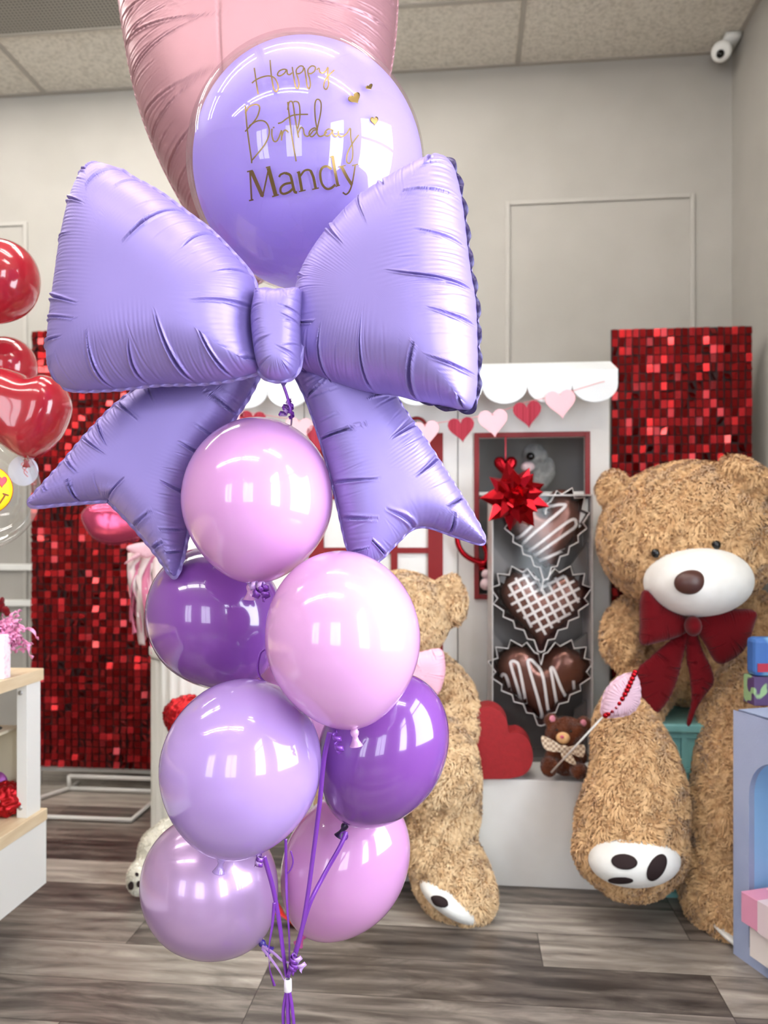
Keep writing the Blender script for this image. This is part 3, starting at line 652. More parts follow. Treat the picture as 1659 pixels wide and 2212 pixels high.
# red heart box
DH = 2.70
t = thing('heart_box', 'red heart shaped cardboard gift box standing on the white bench', 'gift box', P(1075, 1684, DH))
ho = [(1027, 1680), (1010, 1655), (1006, 1620), (1008, 1580), (1018, 1548), (1036, 1532), (1060, 1527), (1084, 1538), (1098, 1558), (1102, 1583), (1122, 1582), (1142, 1596), (1153, 1620), (1153, 1648), (1140, 1670), (1115, 1680), (1075, 1683)]
ho = [(x - 3, y) for x, y in ho]
hs = [tuple(q) for q in resample(catmull(ho, 5, True), 70)[0]]
bdir = Vector((0.02, 1, 0)).normalized() + Vector((-.0, 0, 0)); sh = Rv * .012 + Uv * .0
obj('lid', slab(hs, .03, lambda p, d: P(p[0], p[1], DH) + Fv * d + Rv * d * .12), m_heartred, t, smooth=False)
o2 = [((x - 1075) * .975 + 1075, (y - 1610) * .975 + 1610) for x, y in hs]
obj('band', slab(o2, .005, lambda p, d: P(p[0], p[1], DH) + Fv * (d + .03) + Rv * (d + .03) * .12), mat('gold_edge', srgb(120, 70, 50), .5), t, smooth=False)
obj('base', slab(hs, .075, lambda p, d: P(p[0], p[1], DH) + Fv * (d + .035) + Rv * (d + .035) * .12), m_heartred, t, smooth=False)

# little brown teddy
DT = 2.72
t = thing('small_teddy_bear', 'little brown teddy bear with a checked ribbon bow sitting on the white bench', 'teddy bear', P(1222, 1682, DT))
body = remeshed([ell(1221, 1586, DT, 42, 37, .055), ell(1222, 1640, DT + .01, 34, 34, .05), ell(1186, 1655, DT - .05, 17, 22, .03), ell(1250, 1664, DT - .06, 18, 17, .035), ell(1190, 1556, DT, 15, 15, .016), ell(1262, 1563, DT, 16, 16, .016),
                 ell(1192, 1628, DT, 13, 22, .02, roll=.4), ell(1252, 1628, DT, 13, 22, .02, roll=-.4), ell(1200, 1650, DT - .02, 18, 14, .03), ell(1244, 1655, DT - .03, 16, 14, .03)], .005, 5)
obj('body', furred(body, 16000, .007, .002, 8, lsc=80), m_brown, t)
obj('muzzle', ell(1216, 1594, DT - .055, 15, 12.5, .022), mat('beige_plush', srgb(214, 168, 116), .9), t)
obj('nose', ell(1214, 1592, DT - .078, 4.5, 3.5, .004), mat('pink_nose', srgb(196, 84, 110), .7), t)
for x, y in ((1203, 1577), (1233, 1580)): obj('eye', ell(x, y, DT - .052, 3, 3, .005), m_eye, t)
for x, y in ((1193, 1553), (1260, 1562)): obj('ear_lining', ell(x, y, DT - .014, 7, 8, .006), mat('pink_lining', srgb(206, 130, 146), .9), t)
m_chk = mat('checked_ribbon', srgb(226, 206, 178), .8)
def chk(m):
    nt = m.node_tree; N = nt.nodes.new; L = nt.links.new; tc = N('ShaderNodeTexCoord'); c = N('ShaderNodeTexChecker'); c.inputs['Scale'].default_value = 110; c.inputs[1].default_value = srgb(232, 214, 188); c.inputs[2].default_value = srgb(176, 146, 120); L(tc.outputs['Object'], c.inputs[0]); L(c.outputs[0], nt.nodes['Principled BSDF'].inputs['Base Color'])
chk(m_chk)
for nm, ol in (('bow_loop', [(1213, 1612), (1172, 1590), (1177, 1618), (1205, 1624)]), ('bow_loop', [(1224, 1616), (1262, 1610), (1258, 1636), (1228, 1624)]), ('bow_tail', [(1214, 1620), (1228, 1620), (1245, 1652), (1216, 1640)]), ('bow_knot', [(1206, 1612), (1226, 1612), (1226, 1624), (1206, 1624)])):
    obj(nm, cslab([tuple(q) for q in catmull(ol, 4, True)], DT - .075, .006), m_chk, t, smooth=False)
t = thing('heart_lollipop', 'ruffled white and pink heart pick with red sequin trim on a white stick', 'lollipop', P(1192, 1668, DT - .09))
obj('stick', tube([P(1191, 1668, DT - .085), P(1310, 1540, 2.42)], .0032, 8), m_white, t)
obj('ruffled_heart', foil([(1303, 1545), (1302, 1520), (1312, 1490), (1335, 1466), (1360, 1456), (1374, 1462), (1381, 1490), (1378, 1520), (1360, 1540), (1330, 1547)], (1343, 1502), 2.39, .026, N=260, rings=20, amp=.003, bold=.012, fine=.006, blen=(.03, .05), ripple=.001), mat('white_pink_yarn', srgb(214, 178, 192), .9), t)
for k, (x, y) in enumerate(catmull([(1308, 1546), (1330, 1528), (1350, 1500), (1362, 1475), (1372, 1452)], 3)): obj('sequin_trim', ell(x, y, 2.362 + abs(k - 7) * .002, 6, 6, .006), m_foilred, t)

# ---------------------------------------------------------------- giant teddy on the right
tm = thing('teal_storage_box', 'teal plastic storage box under the big teddy bear with the red bow', 'storage box', PY(1500, 1926, 2.9) * 1)
tx0, tx1, ty0, tz = bx1 + .012, PY(1592, 1900, 2.76).x, 2.72, .585
obj('lid', box(tx0 - .01, tx1 + .015, ty0 - .015, ty0 + .36, tz - .03, tz), m_teal, tm, smooth=False, bevel=.006)
pw = (tx1 - tx0) / 3; pn = [box(tx0, tx1, ty0 + .012, ty0 + .34, 0, tz - .03)]
for k in range(4): pn.append(box(tx0 + k * pw - (.008 if k else 0), tx0 + k * pw + (.008 if k < 3 else 0), ty0, ty0 + .012, 0, tz - .03))
for z in (0.0, .14, .28, .42, .535): pn.append(box(tx0, tx1, ty0 + .001, ty0 + .012, z, z + .016))
obj('body', join(*pn), m_teal, tm, smooth=False)

bear = thing('giant_teddy_bear', 'huge tan teddy bear with white muzzle and dark red bow, right side', 'teddy bear', P(1500, 1700, 2.8), 'giant teddy bears')
parts = [ell(1487, 1160, 2.78, 190, 160, .27, roll=-.08, nu=40, nv=24), ell(1500, 1215, 2.72, 150, 90, .22), ell(1490, 1400, 2.97, 128, 122, .2), ell(1490, 1438, 2.94, 122, 82, .18)]
parts += limb([(1390, 1315, 2.92, 42), (1355, 1345, 2.88, 46), (1342, 1390, 2.84, 42), (1352, 1420, 2.80, 30)])
parts += limb([(1585, 1310, 2.92, 48), (1640, 1345, 2.86, 56), (1668, 1420, 2.8, 56), (1660, 1490, 2.72, 44)])
parts += limb([(1400, 1480, 2.84, 58), (1354, 1560, 2.62, 64), (1368, 1640, 2.53, 86), (1376, 1710, 2.50, 101), (1364, 1775, 2.48, 114), (1360, 1822, 2.46, 114)])
parts += limb([(1575, 1470, 2.84, 66), (1600, 1545, 2.68, 86), (1606, 1660, 2.58, 98), (1594, 1830, 2.54, 112), (1580, 1930, 2.50, 104), (1596, 1975, 2.42, 78)])
parts += [ell(1360, 1840, 2.44, 120, 82, .13, roll=.05), ell(1322, 1054, 2.80, 30, 38, .06, roll=.3), ell(1618, 1034, 2.61, 70, 32, .06, roll=.62)]
skin = remeshed(parts, .012, 6); BB = bvh(skin)
obj('body', furred(skin, 130000, .024, .0062, 11, lsc=55), m_fur, bear)
mz = ell(1507, 1256, 2.56, 112, 76, .17, roll=-.05, nu=48, nv=30); obj('muzzle', mz, m_pad, bear, label='smooth white muzzle'); BM = bvh(mz)
h = cast(BM, 1492, 1257, -.01); obj('nose', ellipsoid(h, (.052, .03, .038), camM(-.12)), m_nose, bear, label='brown satin nose')
for k, (x, y) in enumerate(((1418, 1194), (1545, 1177))):
    h = cast(BB, x, y, .008) or P(x, y, 2.5); obj('eye', ellipsoid(h, (.0145, .014, .0155), camM()), m_eye, bear)
pdv = ell(1370, 1857, 2.345, 98, 54, .095, roll=-.04, nu=48, nv=28); pd = obj('foot_pad', pdv, m_pad, bear, label='white foot pad with dark toe spots'); BP = bvh(pdv)
for cx, cy, a, b_, r in ((1349, 1862, 28, 16, .1), (1418, 1874, 17, 31, .55), (1341, 1901, 27, 7, 0)):
    ol = [(cx + a * math.cos(q) * math.cos(r) - b_ * math.sin(q) * math.sin(r), cy + a * math.cos(q) * math.sin(r) + b_ * math.sin(q) * math.cos(r)) for q in np.linspace(0, 2 * PI, 16, endpoint=False)]
    obj('toe_spot', patch(BP, cx, cy, ol, .003), m_darkpad, pd, label='dark brown oval')
obj('foot_pad', ell(1600, 2030, 2.37, 68, 12, .12, roll=.5), m_pad, bear, label='white sole edge of the other foot')
bow = obj('neck_bow', ell(1497, 1352, 2.50, 17, 22, .035), m_velvet, bear, label='dark red velvet bow')
FK = dict(N=420, rings=34, bold=.05, fine=.02, amp=.006, famp=.001, ripple=0, blen=(.05, .10), flange=.001)
obj('bow_loop', foil([(1496, 1345), (1440, 1310), (1395, 1275), (1383, 1300), (1383, 1350), (1385, 1391), (1420, 1388), (1470, 1372)], (1428, 1340), 2.55, .035, seed=2, **FK), m_velvet, bow)
obj('bow_loop', foil([(1500, 1345), (1530, 1322), (1580, 1316), (1630, 1320), (1628, 1350), (1605, 1405), (1555, 1434), (1525, 1395)], (1565, 1365), 2.53, .035, seed=3, **FK), m_velvet, bow)
obj('bow_tail', foil([(1494, 1352), (1462, 1372), (1405, 1420), (1376, 1452), (1388, 1510), (1407, 1547), (1440, 1518), (1462, 1470), (1480, 1400)], (1432, 1450), 2.57, .018, seed=4, **FK), m_velvet, bow)
obj('bow_tail', foil([(1486, 1365), (1502, 1362), (1518, 1405), (1537, 1445), (1541, 1475), (1524, 1500), (1505, 1530), (1490, 1566), (1484, 1560), (1494, 1515), (1490, 1460), (1483, 1420)], (1510, 1460), 2.56, .018, seed=6, **FK), m_velvet, bow)

# ---------------------------------------------------------------- giant teddy behind the balloons
bear = thing('giant_teddy_bear', 'huge tan teddy bear with pink bow sitting half hidden behind the purple balloons', 'teddy bear', P(930, 1700, 2.8), 'giant teddy bears')
parts = [ell(866, 1333, 2.84, 102, 97, .17, nu=40, nv=24), ell(850, 1525, 2.92, 118, 124, .18), ell(984, 1306, 2.80, 23, 44, .05, roll=.12), ell(962, 1266, 2.82, 34, 17, .05, roll=-.6), ell(786, 1300, 2.82, 30, 40, .05)]
parts += limb([(938, 1445, 2.84, 38), (978, 1500, 2.78, 46), (992, 1565, 2.72, 42), (982, 1610, 2.68, 32)])
parts += limb([(900, 1575, 2.86, 76), (948, 1640, 2.62, 82), (960, 1740, 2.62, 76), (952, 1820, 2.60, 74), (978, 1900, 2.56, 82), (1012, 1938, 2.50, 60)])
parts += limb([(830, 1575, 2.86, 76), (775, 1640, 2.62, 82), (760, 1740, 2.62, 76), (755, 1820, 2.60, 72), (740, 1890, 2.56, 74)])
skin = remeshed(parts, .012, 6); B2 = bvh(skin)
obj('body', furred(skin, 105000, .022, .006, 12, lsc=55), m_fur2, bear)
sol = ellipsoid(P(978, 1940, 2.50), (.118, .11, .045), camM(.50), nu=44, nv=24); pd = obj('foot_pad', sol, m_pad, bear, label='white sole of the dangling foot'); BS = bvh(sol)
obj('toe_spot', patch(BS, 950, 1946, [(932, 1938), (948, 1936), (964, 1944), (968, 1956), (958, 1960), (940, 1954)], .003), m_darkpad, pd, label='dark brown oval')
obj('muzzle', ell(838, 1362, 2.68, 60, 42, .09), m_pad, bear, label='smooth white muzzle'); obj('nose', ell(834, 1352, 2.585, 18, 14, .02), m_nose, bear)
for x in (800, 872): obj('eye', ellipsoid(cast(B2, x, 1318, .008) or P(x, 1318, 2.66), (.014,) * 3, nu=16, nv=12), m_eye, bear)
pb = obj('neck_bow', foil([(790, 1450), (840, 1420), (900, 1410), (950, 1402), (961, 1430), (959, 1465), (942, 1502), (905, 1485), (850, 1480)], (890, 1450), 2.60, .04, seed=9, **FK), m_pinkbow, bear, label='pale pink satin bow')

# ---------------------------------------------------------------- column, cream teddy, things left of centre
DC = 3.0; cb = P(408, 1845, DC); t = thing('fluted_column', 'white fluted plaster column behind the balloons, left of the playhouse', 'column', (cb.x, cb.y, 0))
def flute(r0, z0, z1, nf=22):
    n = nf * 6; v = []
    for z in (z0, z0 + .015, z1 - .015, z1):
        for k in range(n):
            a = 2 * PI * k / n; q = abs(math.sin(nf * a / 2)); r = r0 - (.011 * q if z0 < z < z1 else 0); v.append((cb.x + r * math.cos(a), cb.y + r * math.sin(a), z))
    return np.array(v), grid_faces(4, n)
ct = P(408, 1392, DC).z; m_pl = mat('plaster_white', srgb(232, 229, 220), .6)
obj('shaft', flute(.140, .08, ct - .045), m_pl, t)
obj('capital', lathe((cb.x, cb.y, 0), [(0, ct), (.142, ct), (.146, ct - .006), (.146, ct - .03), (.138, ct - .045), (.12, ct - .05)], 48), m_pl, t)
obj('base', lathe((cb.x, cb.y, 0), [(.13, .085), (.15, .08), (.158, .05), (.158, 0)], 48), m_pl, t)
t = thing('cream_teddy_bear', 'cream plush bear mostly hidden behind the pearl balloon, one paw showing', 'teddy bear', P(440, 1935, 2.66))
parts = [ell(440, 1800, 2.76, 62, 85, .12), ell(445, 1680, 2.74, 55, 50, .1), ell(303, 1894, 2.62, 26, 37, .06)] + limb([(400, 1850, 2.72, 44), (350, 1830, 2.70, 46), (340, 1860, 2.68, 40)]) + limb([(352, 1822, 2.7, 34), (362, 1800, 2.72, 30), (385, 1790, 2.75, 30)])
parts += limb([(480, 1850, 2.72, 44), (520, 1870, 2.66, 40), (540, 1895, 2.62, 36)]) + limb([(330, 1875, 2.67, 30), (308, 1893, 2.63, 28)])
sk = remeshed(parts, .01, 5); obj('body', furred(sk, 30000, .010, .003, 21), m_cream, t); BC = bvh(sk)
for x, y, a, b_ in ((286, 1911, 5, 8), (300, 1908, 5, 6), (307, 1927, 6, 7), (296, 1890, 3, 4)):
    obj('paw_spot', patch(BC, x, y, [(x + a * math.cos(q), y + b_ * math.sin(q)) for q in np.linspace(0, 2 * PI, 10, endpoint=False)], .009), m_darkpad, t)
for dx in (-18, 18):
    h = cast(BC, 445 + dx, 1672, .004); obj('eye', ellipsoid(h, (.007,) * 3), m_eye, t)
h = cast(BC, 445, 1690, .004); obj('nose', ellipsoid(h, (.012, .01, .009)), m_darkpad, t)
m_ruch = mat('red_ruched_foil', srgb(176, 20, 28), .3, metal=.7)
def crumple(vf, a, sc, seed):
    v = np.array(vf[0]); rs = np.random.RandomState(seed); d = np.zeros(len(v))
    for _ in range(14):
        k = rs.normal(0, sc, 3); d += np.abs(np.sin(v @ k + rs.rand() * 6)) * a / 4
    c = v.mean(0); n = v - c; n /= np.linalg.norm(n, axis=1)[:, None] + 1e-9; return v + n * (d - d.mean())[:, None], vf[1]
single('red_foil_balloon', crumple(ell(405, 1548, 2.74, 50, 44, .075, nu=90, nv=60), .012, 70, 2), m_ruch, 'crinkled red foil ball in front of the fluted white column', 'balloon', P(405, 1590, 2.74))
single('red_ribbon', strip([P(x, y, 2.44) for x, y in catmull([(540, 1930), (585, 1955), (612, 1975), (640, 2008)], 5)], [.05] * 16, .004, twist=np.linspace(0, 2.0, 16)), mat('red_satin', srgb(188, 26, 22), .4), 'crumpled red ribbon lying on the floor under the pink balloon', 'ribbon')
# maroon-pink foil balloon and tissue tassels
m_mar = mat('maroon_pink_foil', srgb(196, 74, 110), .2, metal=.7)
single('pink_foil_balloon', foil([(178, 1120), (186, 1098), (215, 1083), (255, 1082), (300, 1096), (335, 1120), (330, 1150), (290, 1168), (240, 1176), (200, 1160)], (250, 1128), 3.05, .06, N=300, rings=26, amp=.002, ripple=0, flange=.002), m_mar, 'shiny dark pink foil balloon hanging before the red sequin screen', 'balloon', P(250, 1175, 3.05))
t = thing('tissue_tassel', 'pale and dark pink tissue tassel hanging beside the red sequin screen', 'tassel', P(310, 1300, 2.95))
m_tis = mat('pale_pink_tissue', srgb(246, 206, 216), .8, trans=.3); m_tis2 = mat('rose_tissue', srgb(222, 130, 160), .8, trans=.3); m_tis3 = mat('cream_tissue', srgb(238, 220, 216), .8, trans=.3)
rs = random.Random(8)
for k in range(34):
    x0_, y0_ = 290 + rs.uniform(-6, 46), 1195 + rs.uniform(-8, 14); f_ = rs.random(); x1_ = 284 + f_ * 95 + rs.uniform(-8, 8); y1_ = 1330 + f_ * 150 + rs.uniform(-40, 20)
    pp = catmull([(x0_, y0_, 2.95), ((x0_ + x1_) / 2 - 12, (y0_ + y1_) / 2 - 20, 2.95 - rs.uniform(0, .07)), (x1_ - 4, y1_ - 40, 2.94), (x1_, y1_, 2.95 + rs.uniform(-.04, .04))], 5)
    obj('tissue_strip', strip([P(*q) for q in pp], .028, .0015, twist=np.linspace(0, rs.uniform(-2.5, 2.5), len(pp))), (m_tis, m_tis2, m_tis3)[k % 3], t)
for ol in ([(300, 1200), (276, 1188), (280, 1178), (320, 1172), (340, 1190), (320, 1205)], [(305, 1200), (270, 1218), (282, 1206), (300, 1192)]):
    obj('tassel_bow', foil(ol, tuple(np.mean(ol, 0)), 2.90, .018, N=200, rings=16, amp=.003, ripple=0, flange=.001), m_tis, t)
obj('hanging_string', tube([P(318, 1195, 2.95), P(312, 1165, 3.0)], .0015, 5), m_tis3, t)

# ---------------------------------------------------------------- display table, far left
A = P(95, 1443, 2.42); ZT = A.z; tX, tY = A.x, A.y; zl = P(95, 1746, 2.42).z; zc = P(99, 1908, 2.42).z
tY0, tX0 = .75, tX - .75
t = thing('display_table', 'wood topped white display table at the far left edge', 'display table', (tX - .4, (tY + tY0) / 2, 0))
obj('tabletop', box(tX0, tX, tY0, tY, ZT - .036, ZT), m_wood, t, smooth=False, bevel=.002)
obj('shelf', box(tX0, tX + .008, tY0, tY + .006, zl - .036, zl), m_wood, t, smooth=False, bevel=.002)
obj('cabinet', box(tX0, tX + .006, tY0, tY + .004, zc, zl - .036), m_white, t, smooth=False, bevel=.002)
obj('plinth', box(tX0 + .1, tX - .11, tY0 + .1, tY - .06, 0, zc), m_black, t, smooth=False)
for x, y in ((tX - .036, tY - .088), (tX0, tY - .088), (tX - .036, tY0 + .01), (tX0, tY0 + .01)):
    lg = obj('leg', box(x, x + .032, y, y + .075, zl, ZT - .036), m_white, t, smooth=False, bevel=.001)
    for z in (zl + .03, ZT - .06): obj('bolt', ellipsoid((x + .012, y - .001, z), (.007, .003, .007), nu=12, nv=8), mat('bolt_steel', srgb(190, 190, 190), .3, metal=.8), lg)
# rack with round holes on the lower shelf
t = thing('cup_rack', 'cream rack with dark round holes standing on the lower table shelf', 'rack', (tX - .33, tY - .2, zl))
m_cr = mat('cream_card_rack', srgb(206, 196, 172), .6)
for z in (.055, .25):
    a = obj('tray', box(tX - .5, tX - .07, tY - .34, tY - .02, zl + z, zl + z + .008), m_cr, t, smooth=False)
    for i in range(3):
        for j in range(3): obj('hole', lathe((tX - .135 - i * .13, tY - .08 - j * .1, zl + z + .0085), [(0, .0005), (.042, .0005), (.042, -.0004)], 24), m_dark, a)
for b_ in (box(tX - .5, tX - .492, tY - .34, tY - .028, zl, zl + .25), box(tX - .5, tX - .07, tY - .028, tY - .02, zl, zl + .25)): obj('side_panel', b_, m_cr, t, smooth=False)
# on the tabletop
c = P(7, 1462, 2.1); bxz = ZT
wb = PZ(8, 1468, ZT)
t = single('white_gift_bag', box(wb.x - .16, wb.x, wb.y, wb.y + .035, ZT + .0005, ZT + .125), noisy(mat('speckled_white_card', rough=.6), srgb(250, 216, 230), srgb(252, 244, 248), 90, 2, lo=.3, hi=.5), 'white and pink speckled gift bag at the left edge of the table', 'gift bag', smooth=False, bevel=.002)
t = thing('pink_shred_tuft', 'tuft of iridescent pink ribbon curls spilling from the speckled gift bag', 'ribbon curls', (wb.x - .03, wb.y + .08, ZT + .1))
m_ir = mat('iridescent_pink', srgb(250, 168, 212), .3, metal=.2); rs = random.Random(3); Dw = (wb - CAM).dot(Fv) + .06
for k in range(98):
    x0_, y0_ = rs.uniform(-45, 30), rs.uniform(1355, 1408); an = rs.uniform(-PI * .95, .25); r_ = rs.uniform(20, 52)
    x1_, y1_ = x0_ + r_ * math.cos(an), y0_ + r_ * math.sin(an) * .9
    if k < 3: x0_, y0_, x1_, y1_ = 20, 1360, (86, 72, 50)[k], (1380, 1424, 1400)[k]
    pp = [P(x0_ + (x1_ - x0_) * q + 3 * math.cos(q * 16 + k), y0_ + (y1_ - y0_) * q - (14 * math.sin(q * PI) if k < 3 else 0) + 3 * math.sin(q * 16 + k), Dw + .03 * math.sin(k) + .006 * math.cos(q * 20)) for q in np.linspace(0, 1, 26)]
    obj('curl', strip(pp, .010, .0008, twist=np.linspace(0, 9, 26)), m_ir, t)
t = thing('red_fabric_rose', 'dark red flower rising above the pink ribbon curls at the left edge', 'flower', P(8, 1340, Dw + .03))
for k, (x, y, a, b_, r) in enumerate(((4, 1298, 4, 9, .1), (12, 1318, 8, 10, -.6), (2, 1312, 8, 12, .3), (16, 1326, 6, 6, .2))): obj('petal', crumple(ell(x, y, Dw + .03, a, b_, .012, roll=r, nu=28, nv=18), .002, 150, k), m_velvet, t)
obj('stem', tube([P(2, 1318, Dw + .03), P(-4, 1400, Dw + .03)], .003, 6), mat('green_stem', srgb(70, 90, 50), .6), t)
# on the lower shelf
rb = PZ(-8, 1775, zl)
single('red_foil_bag', crumple(ellipsoid((rb.x, rb.y + .05, zl + .05), (.052, .045, .05), nu=70, nv=50), .012, 90, 4), m_ruch, 'crinkled red foil sack on the lower shelf of the left table', 'bag', (rb.x, rb.y + .05, zl))
fb = PZ(18, 1740, zl); 
t = thing('yellow_box', 'white and yellow box standing behind the red foil sack', 'box', (fb.x - .05, fb.y + .1, zl))
obj('carton', box(fb.x - .15, fb.x, fb.y + .08, fb.y + .12, zl, zl + .155), m_white, t, smooth=False)
obj('yellow_front', box(fb.x - .14, fb.x - .014, fb.y + .078, fb.y + .08, zl + .06, zl + .14), mat('yellow_print', srgb(250, 226, 30), .5), t, smooth=False)
pb_ = PZ(2, 1762, zl)
single('purple_pouch', crumple(ellipsoid((pb_.x - .03, pb_.y + .06, zl + .062), (.03, .03, .06), nu=40, nv=30), .004, 60, 6), mat('purple_foil', srgb(170, 90, 180), .3, metal=.4), 'small glossy purple pouch leaning on the yellow box', 'pouch', (pb_.x - .03, pb_.y + .06, zl))
single('red_foil_bow', crumple(ellipsoid((fb.x + .006, fb.y + .05, zl + .07), (.028, .02, .022), nu=40, nv=30), .016, 120, 7), m_foilred, 'dark red foil bow behind the red foil sack', 'bow', (fb.x + .006, fb.y + .05, zl + .05))

# ---------------------------------------------------------------- blue display cabinet, far right
A = P(1584, 1533, 2.28); A = Vector((A.x, A.y, 0)); ZK = CAMH - 368 / FPX * 2.28
d1 = Rv * .276 - Fv * .961; d2 = Rv * .961 + Fv * .276
def K(s, o, z): return A + d1 * s + d2 * o + Uv * z     # along the face, into the cabinet, up
Ls, Wd = .60, .32
t = thing('display_cabinet', 'blue grey display cabinet with a light blue arched niche at the right edge', 'cabinet', K(.4, .2, 0))
ar = [(.063, .05), (.063, .48)] + [(.063 + .1 * (1 - math.cos(q)), .48 + .11 * math.sin(q)) for q in np.linspace(0, PI / 2, 9)[1:]] + [(.43, .59)] + [(.53 - .1 * (1 - math.cos(q)), .48 + .11 * math.sin(q)) for q in np.linspace(PI / 2, 0, 9)[1:]] + [(.53, .05)]
inn, _ = resample(np.array(ar), 160)
def onrect(p):
    c = np.array([.3, .32]); d = p - c; k = min((Ls - c[0]) / d[0] if d[0] > 0 else c[0] / -d[0] if d[0] < 0 else 9, (ZK - c[1]) / d[1] if d[1] > 0 else c[1] / -d[1] if d[1] < 0 else 9); return c + d * k
out = np.array([onrect(p) for p in inn])
for cn in ((0, 0), (0, ZK), (Ls, 0), (Ls, ZK)): out[((out - np.array(cn)) ** 2).sum(1).argmin()] = cn
def lay(pts, o): return [list(K(p[0], o, p[1])) for p in pts]
fv = lay(out, 0) + lay(inn, 0) + lay(inn, .018) + lay(out, .018)
obj('front_panel', (np.array(fv), grid_faces(4, 160)), m_cabb, t, smooth=False)
nv_ = lay(inn, .0181) + lay(inn, .24)
obj('niche', (np.array(nv_), grid_faces(2, 160) + [tuple(range(160, 320))]), m_sky, t, smooth=False, label='light blue lined arched niche')
def kbox(s0, s1, o0, o1, z0, z1): return (np.array([list(K(s, o, z)) for s in (s0, s1) for o in (o0, o1) for z in (z0, z1)]), box(0, 1, 0, 1, 0, 1)[1])
obj('carcass', join(kbox(0, Ls, .018, Wd, ZK - .018, ZK), kbox(0, .018, .018, Wd, 0, ZK - .018), kbox(Ls - .018, Ls, .018, Wd, 0, ZK - .018), kbox(.018, Ls - .018, Wd - .018, Wd, 0, ZK - .018)), m_cabb, t, smooth=False)
for s in (.008, .016, .024): pass
t = thing('gift_box', 'cream gift box with pink lid and pale ribbon in the blue cabinet niche', 'gift box', K(.25, .1, .053))
obj('box_body', kbox(.105, .345, -.035, .2, .052, .145), m_creambox, t, smooth=False, bevel=.002)
ld = obj('lid', kbox(.09, .36, -.05, .215, .142, .226), m_pinkbox, t, smooth=False, bevel=.002)
obj('ribbon_band', join(kbox(.155, .295, -.0525, -.0505, .142, .2265), kbox(.155, .295, -.0525, .215, .2262, .2285)), mat('pale_ribbon', srgb(226, 206, 210), .5), t, smooth=False)
for k in range(9):
    a_ = k * .7; p0 = K(.2, .0, .232); obj('ribbon_curl', strip([p0 + Rv * (-.055 * q * (1 if k == 0 else math.cos(a_) * .6)) + Uv * (.045 * q if k == 0 else abs(math.sin(a_)) * .03 * q + .004) + Fv * .02 * math.sin(q * 6 + k) for q in np.linspace(0, 1, 10)], .004, .0006), m_tis, t)
t = thing('toy_box', 'small blue and green toy box standing on the blue grey cabinet', 'toy box', P(1640, 1525, 2.32))
q0 = P(1629, 1525, 2.33); 
def tb(u0, u1, f0, f1, z0, z1): return (np.array([list(Vector((q0.x, q0.y, 0)) + Rv * u + Fv * f + Uv * z) for u in (u0, u1) for f in (f0, f1) for z in (z0, z1)]), box(0, 1, 0, 1, 0, 1)[1])
obj('carton', tb(0, .13, 0, .07, ZK, ZK + .085), noisy(mat('green_purple_print', rough=.5), srgb(84, 60, 104), srgb(150, 184, 132), 22, 1, lo=.48, hi=.52), t, smooth=False, bevel=.002)
obj('blue_top', tb(.004, .13, .004, .066, ZK + .085, ZK + .2), noisy(mat('blue_print', rough=.5), srgb(60, 104, 170), srgb(120, 170, 206), 12, 1, lo=.46, hi=.54), t, smooth=False, bevel=.014)
obj('red_band', tb(.012, .13, .002, .004, ZK + .10, ZK + .125), mat('red_print', srgb(170, 36, 60), .5), t, smooth=False)

# ---------------------------------------------------------------- red balloons at the left edge
def latex_balloon(name, label, cx, cy, rx, ry, D, ang, m, cat='balloon', group=None, knot=True, taper=.12, mk=None):
    """ang: direction of the neck, degrees from straight down, positive towards the right of the view"""
    s = D / FPX; c = P(cx, cy, D); a = math.radians(ang); dn = (-Uv * math.cos(a) + Rv * math.sin(a)).normalized(); x = dn.cross(Fv).normalized(); ax = Matrix((x, Fv, dn)).transposed()
    prof = []
    for ph in np.linspace(0, PI, 40):
        z = -math.cos(ph); r = math.sin(ph)
        if z > 0: r *= 1 - taper * z ** 2 * 1.0
        prof.append((r * rx * s, z * ry * s * (1 + (.03 if z > 0 else 0) * z)))
    e = prof[-1][1]; prof = prof[:-2] + [(.007, e - .0015), (.0045, e + .003)]
    t = thing(name, label, cat, c, group)
    obj('body', lathe(c, prof, 56, ax), m, t)
    if knot:
        k = c + dn * (e + .004)
        obj('knot', lathe(k, [(.0045, -.004), (.0075, .002), (.0065, .007), (.0045, .010), (.006, .016), (.0105, .024), (.0115, .0255), (.010, .0255), (.003, .014)], 20, ax), mk or m, t)
    return c + dn * (e + .01)
latex_balloon('red_balloon', 'round red latex balloon, topmost at the left edge', -6, 610, 84, 94, 2.05, -35, m_red, group='red balloons at the left edge', taper=.2)
latex_balloon('red_balloon', 'red latex balloon tucked behind the red heart balloon', 14, 792, 63, 64, 2.2, -20, m_red, group='red balloons at the left edge')
hb = [(72, 817), (100, 812), (130, 826), (148, 862), (147, 895), (125, 945), (88, 980), (57, 991), (15, 968), (-45, 922), (-80, 875), (-78, 825), (-40, 800), (8, 796), (45, 806)]
t = thing('heart_balloon', 'big glossy red heart shaped latex balloon at the left edge', 'balloon', P(50, 990, 2.0))
obj('body', foil(hb, (35, 885), 2.0, .085, N=300, rings=40, amp=0, famp=0, ripple=0, flange=.0002), m_red, t)
obj('knot', lathe(P(57, 994, 2.0), [(.004, .006), (.007, 0), (.005, -.006), (.009, -.016), (.010, -.018), (.002, -.01)], 16), m_red, t)
sd = P(50, 1017, 2.06); ax = Matrix((Rv, Uv, -Fv)).transposed()
t = thing('balloon_tag', 'white round disc tied under the red heart balloon', 'disc', sd)
obj('disc', lathe(sd, [(0, .002), (.038, .002), (.040, 0), (.038, -.002), (0, -.002)], 36, ax), mat('white_card_disc', srgb(226, 230, 244), .4), t)
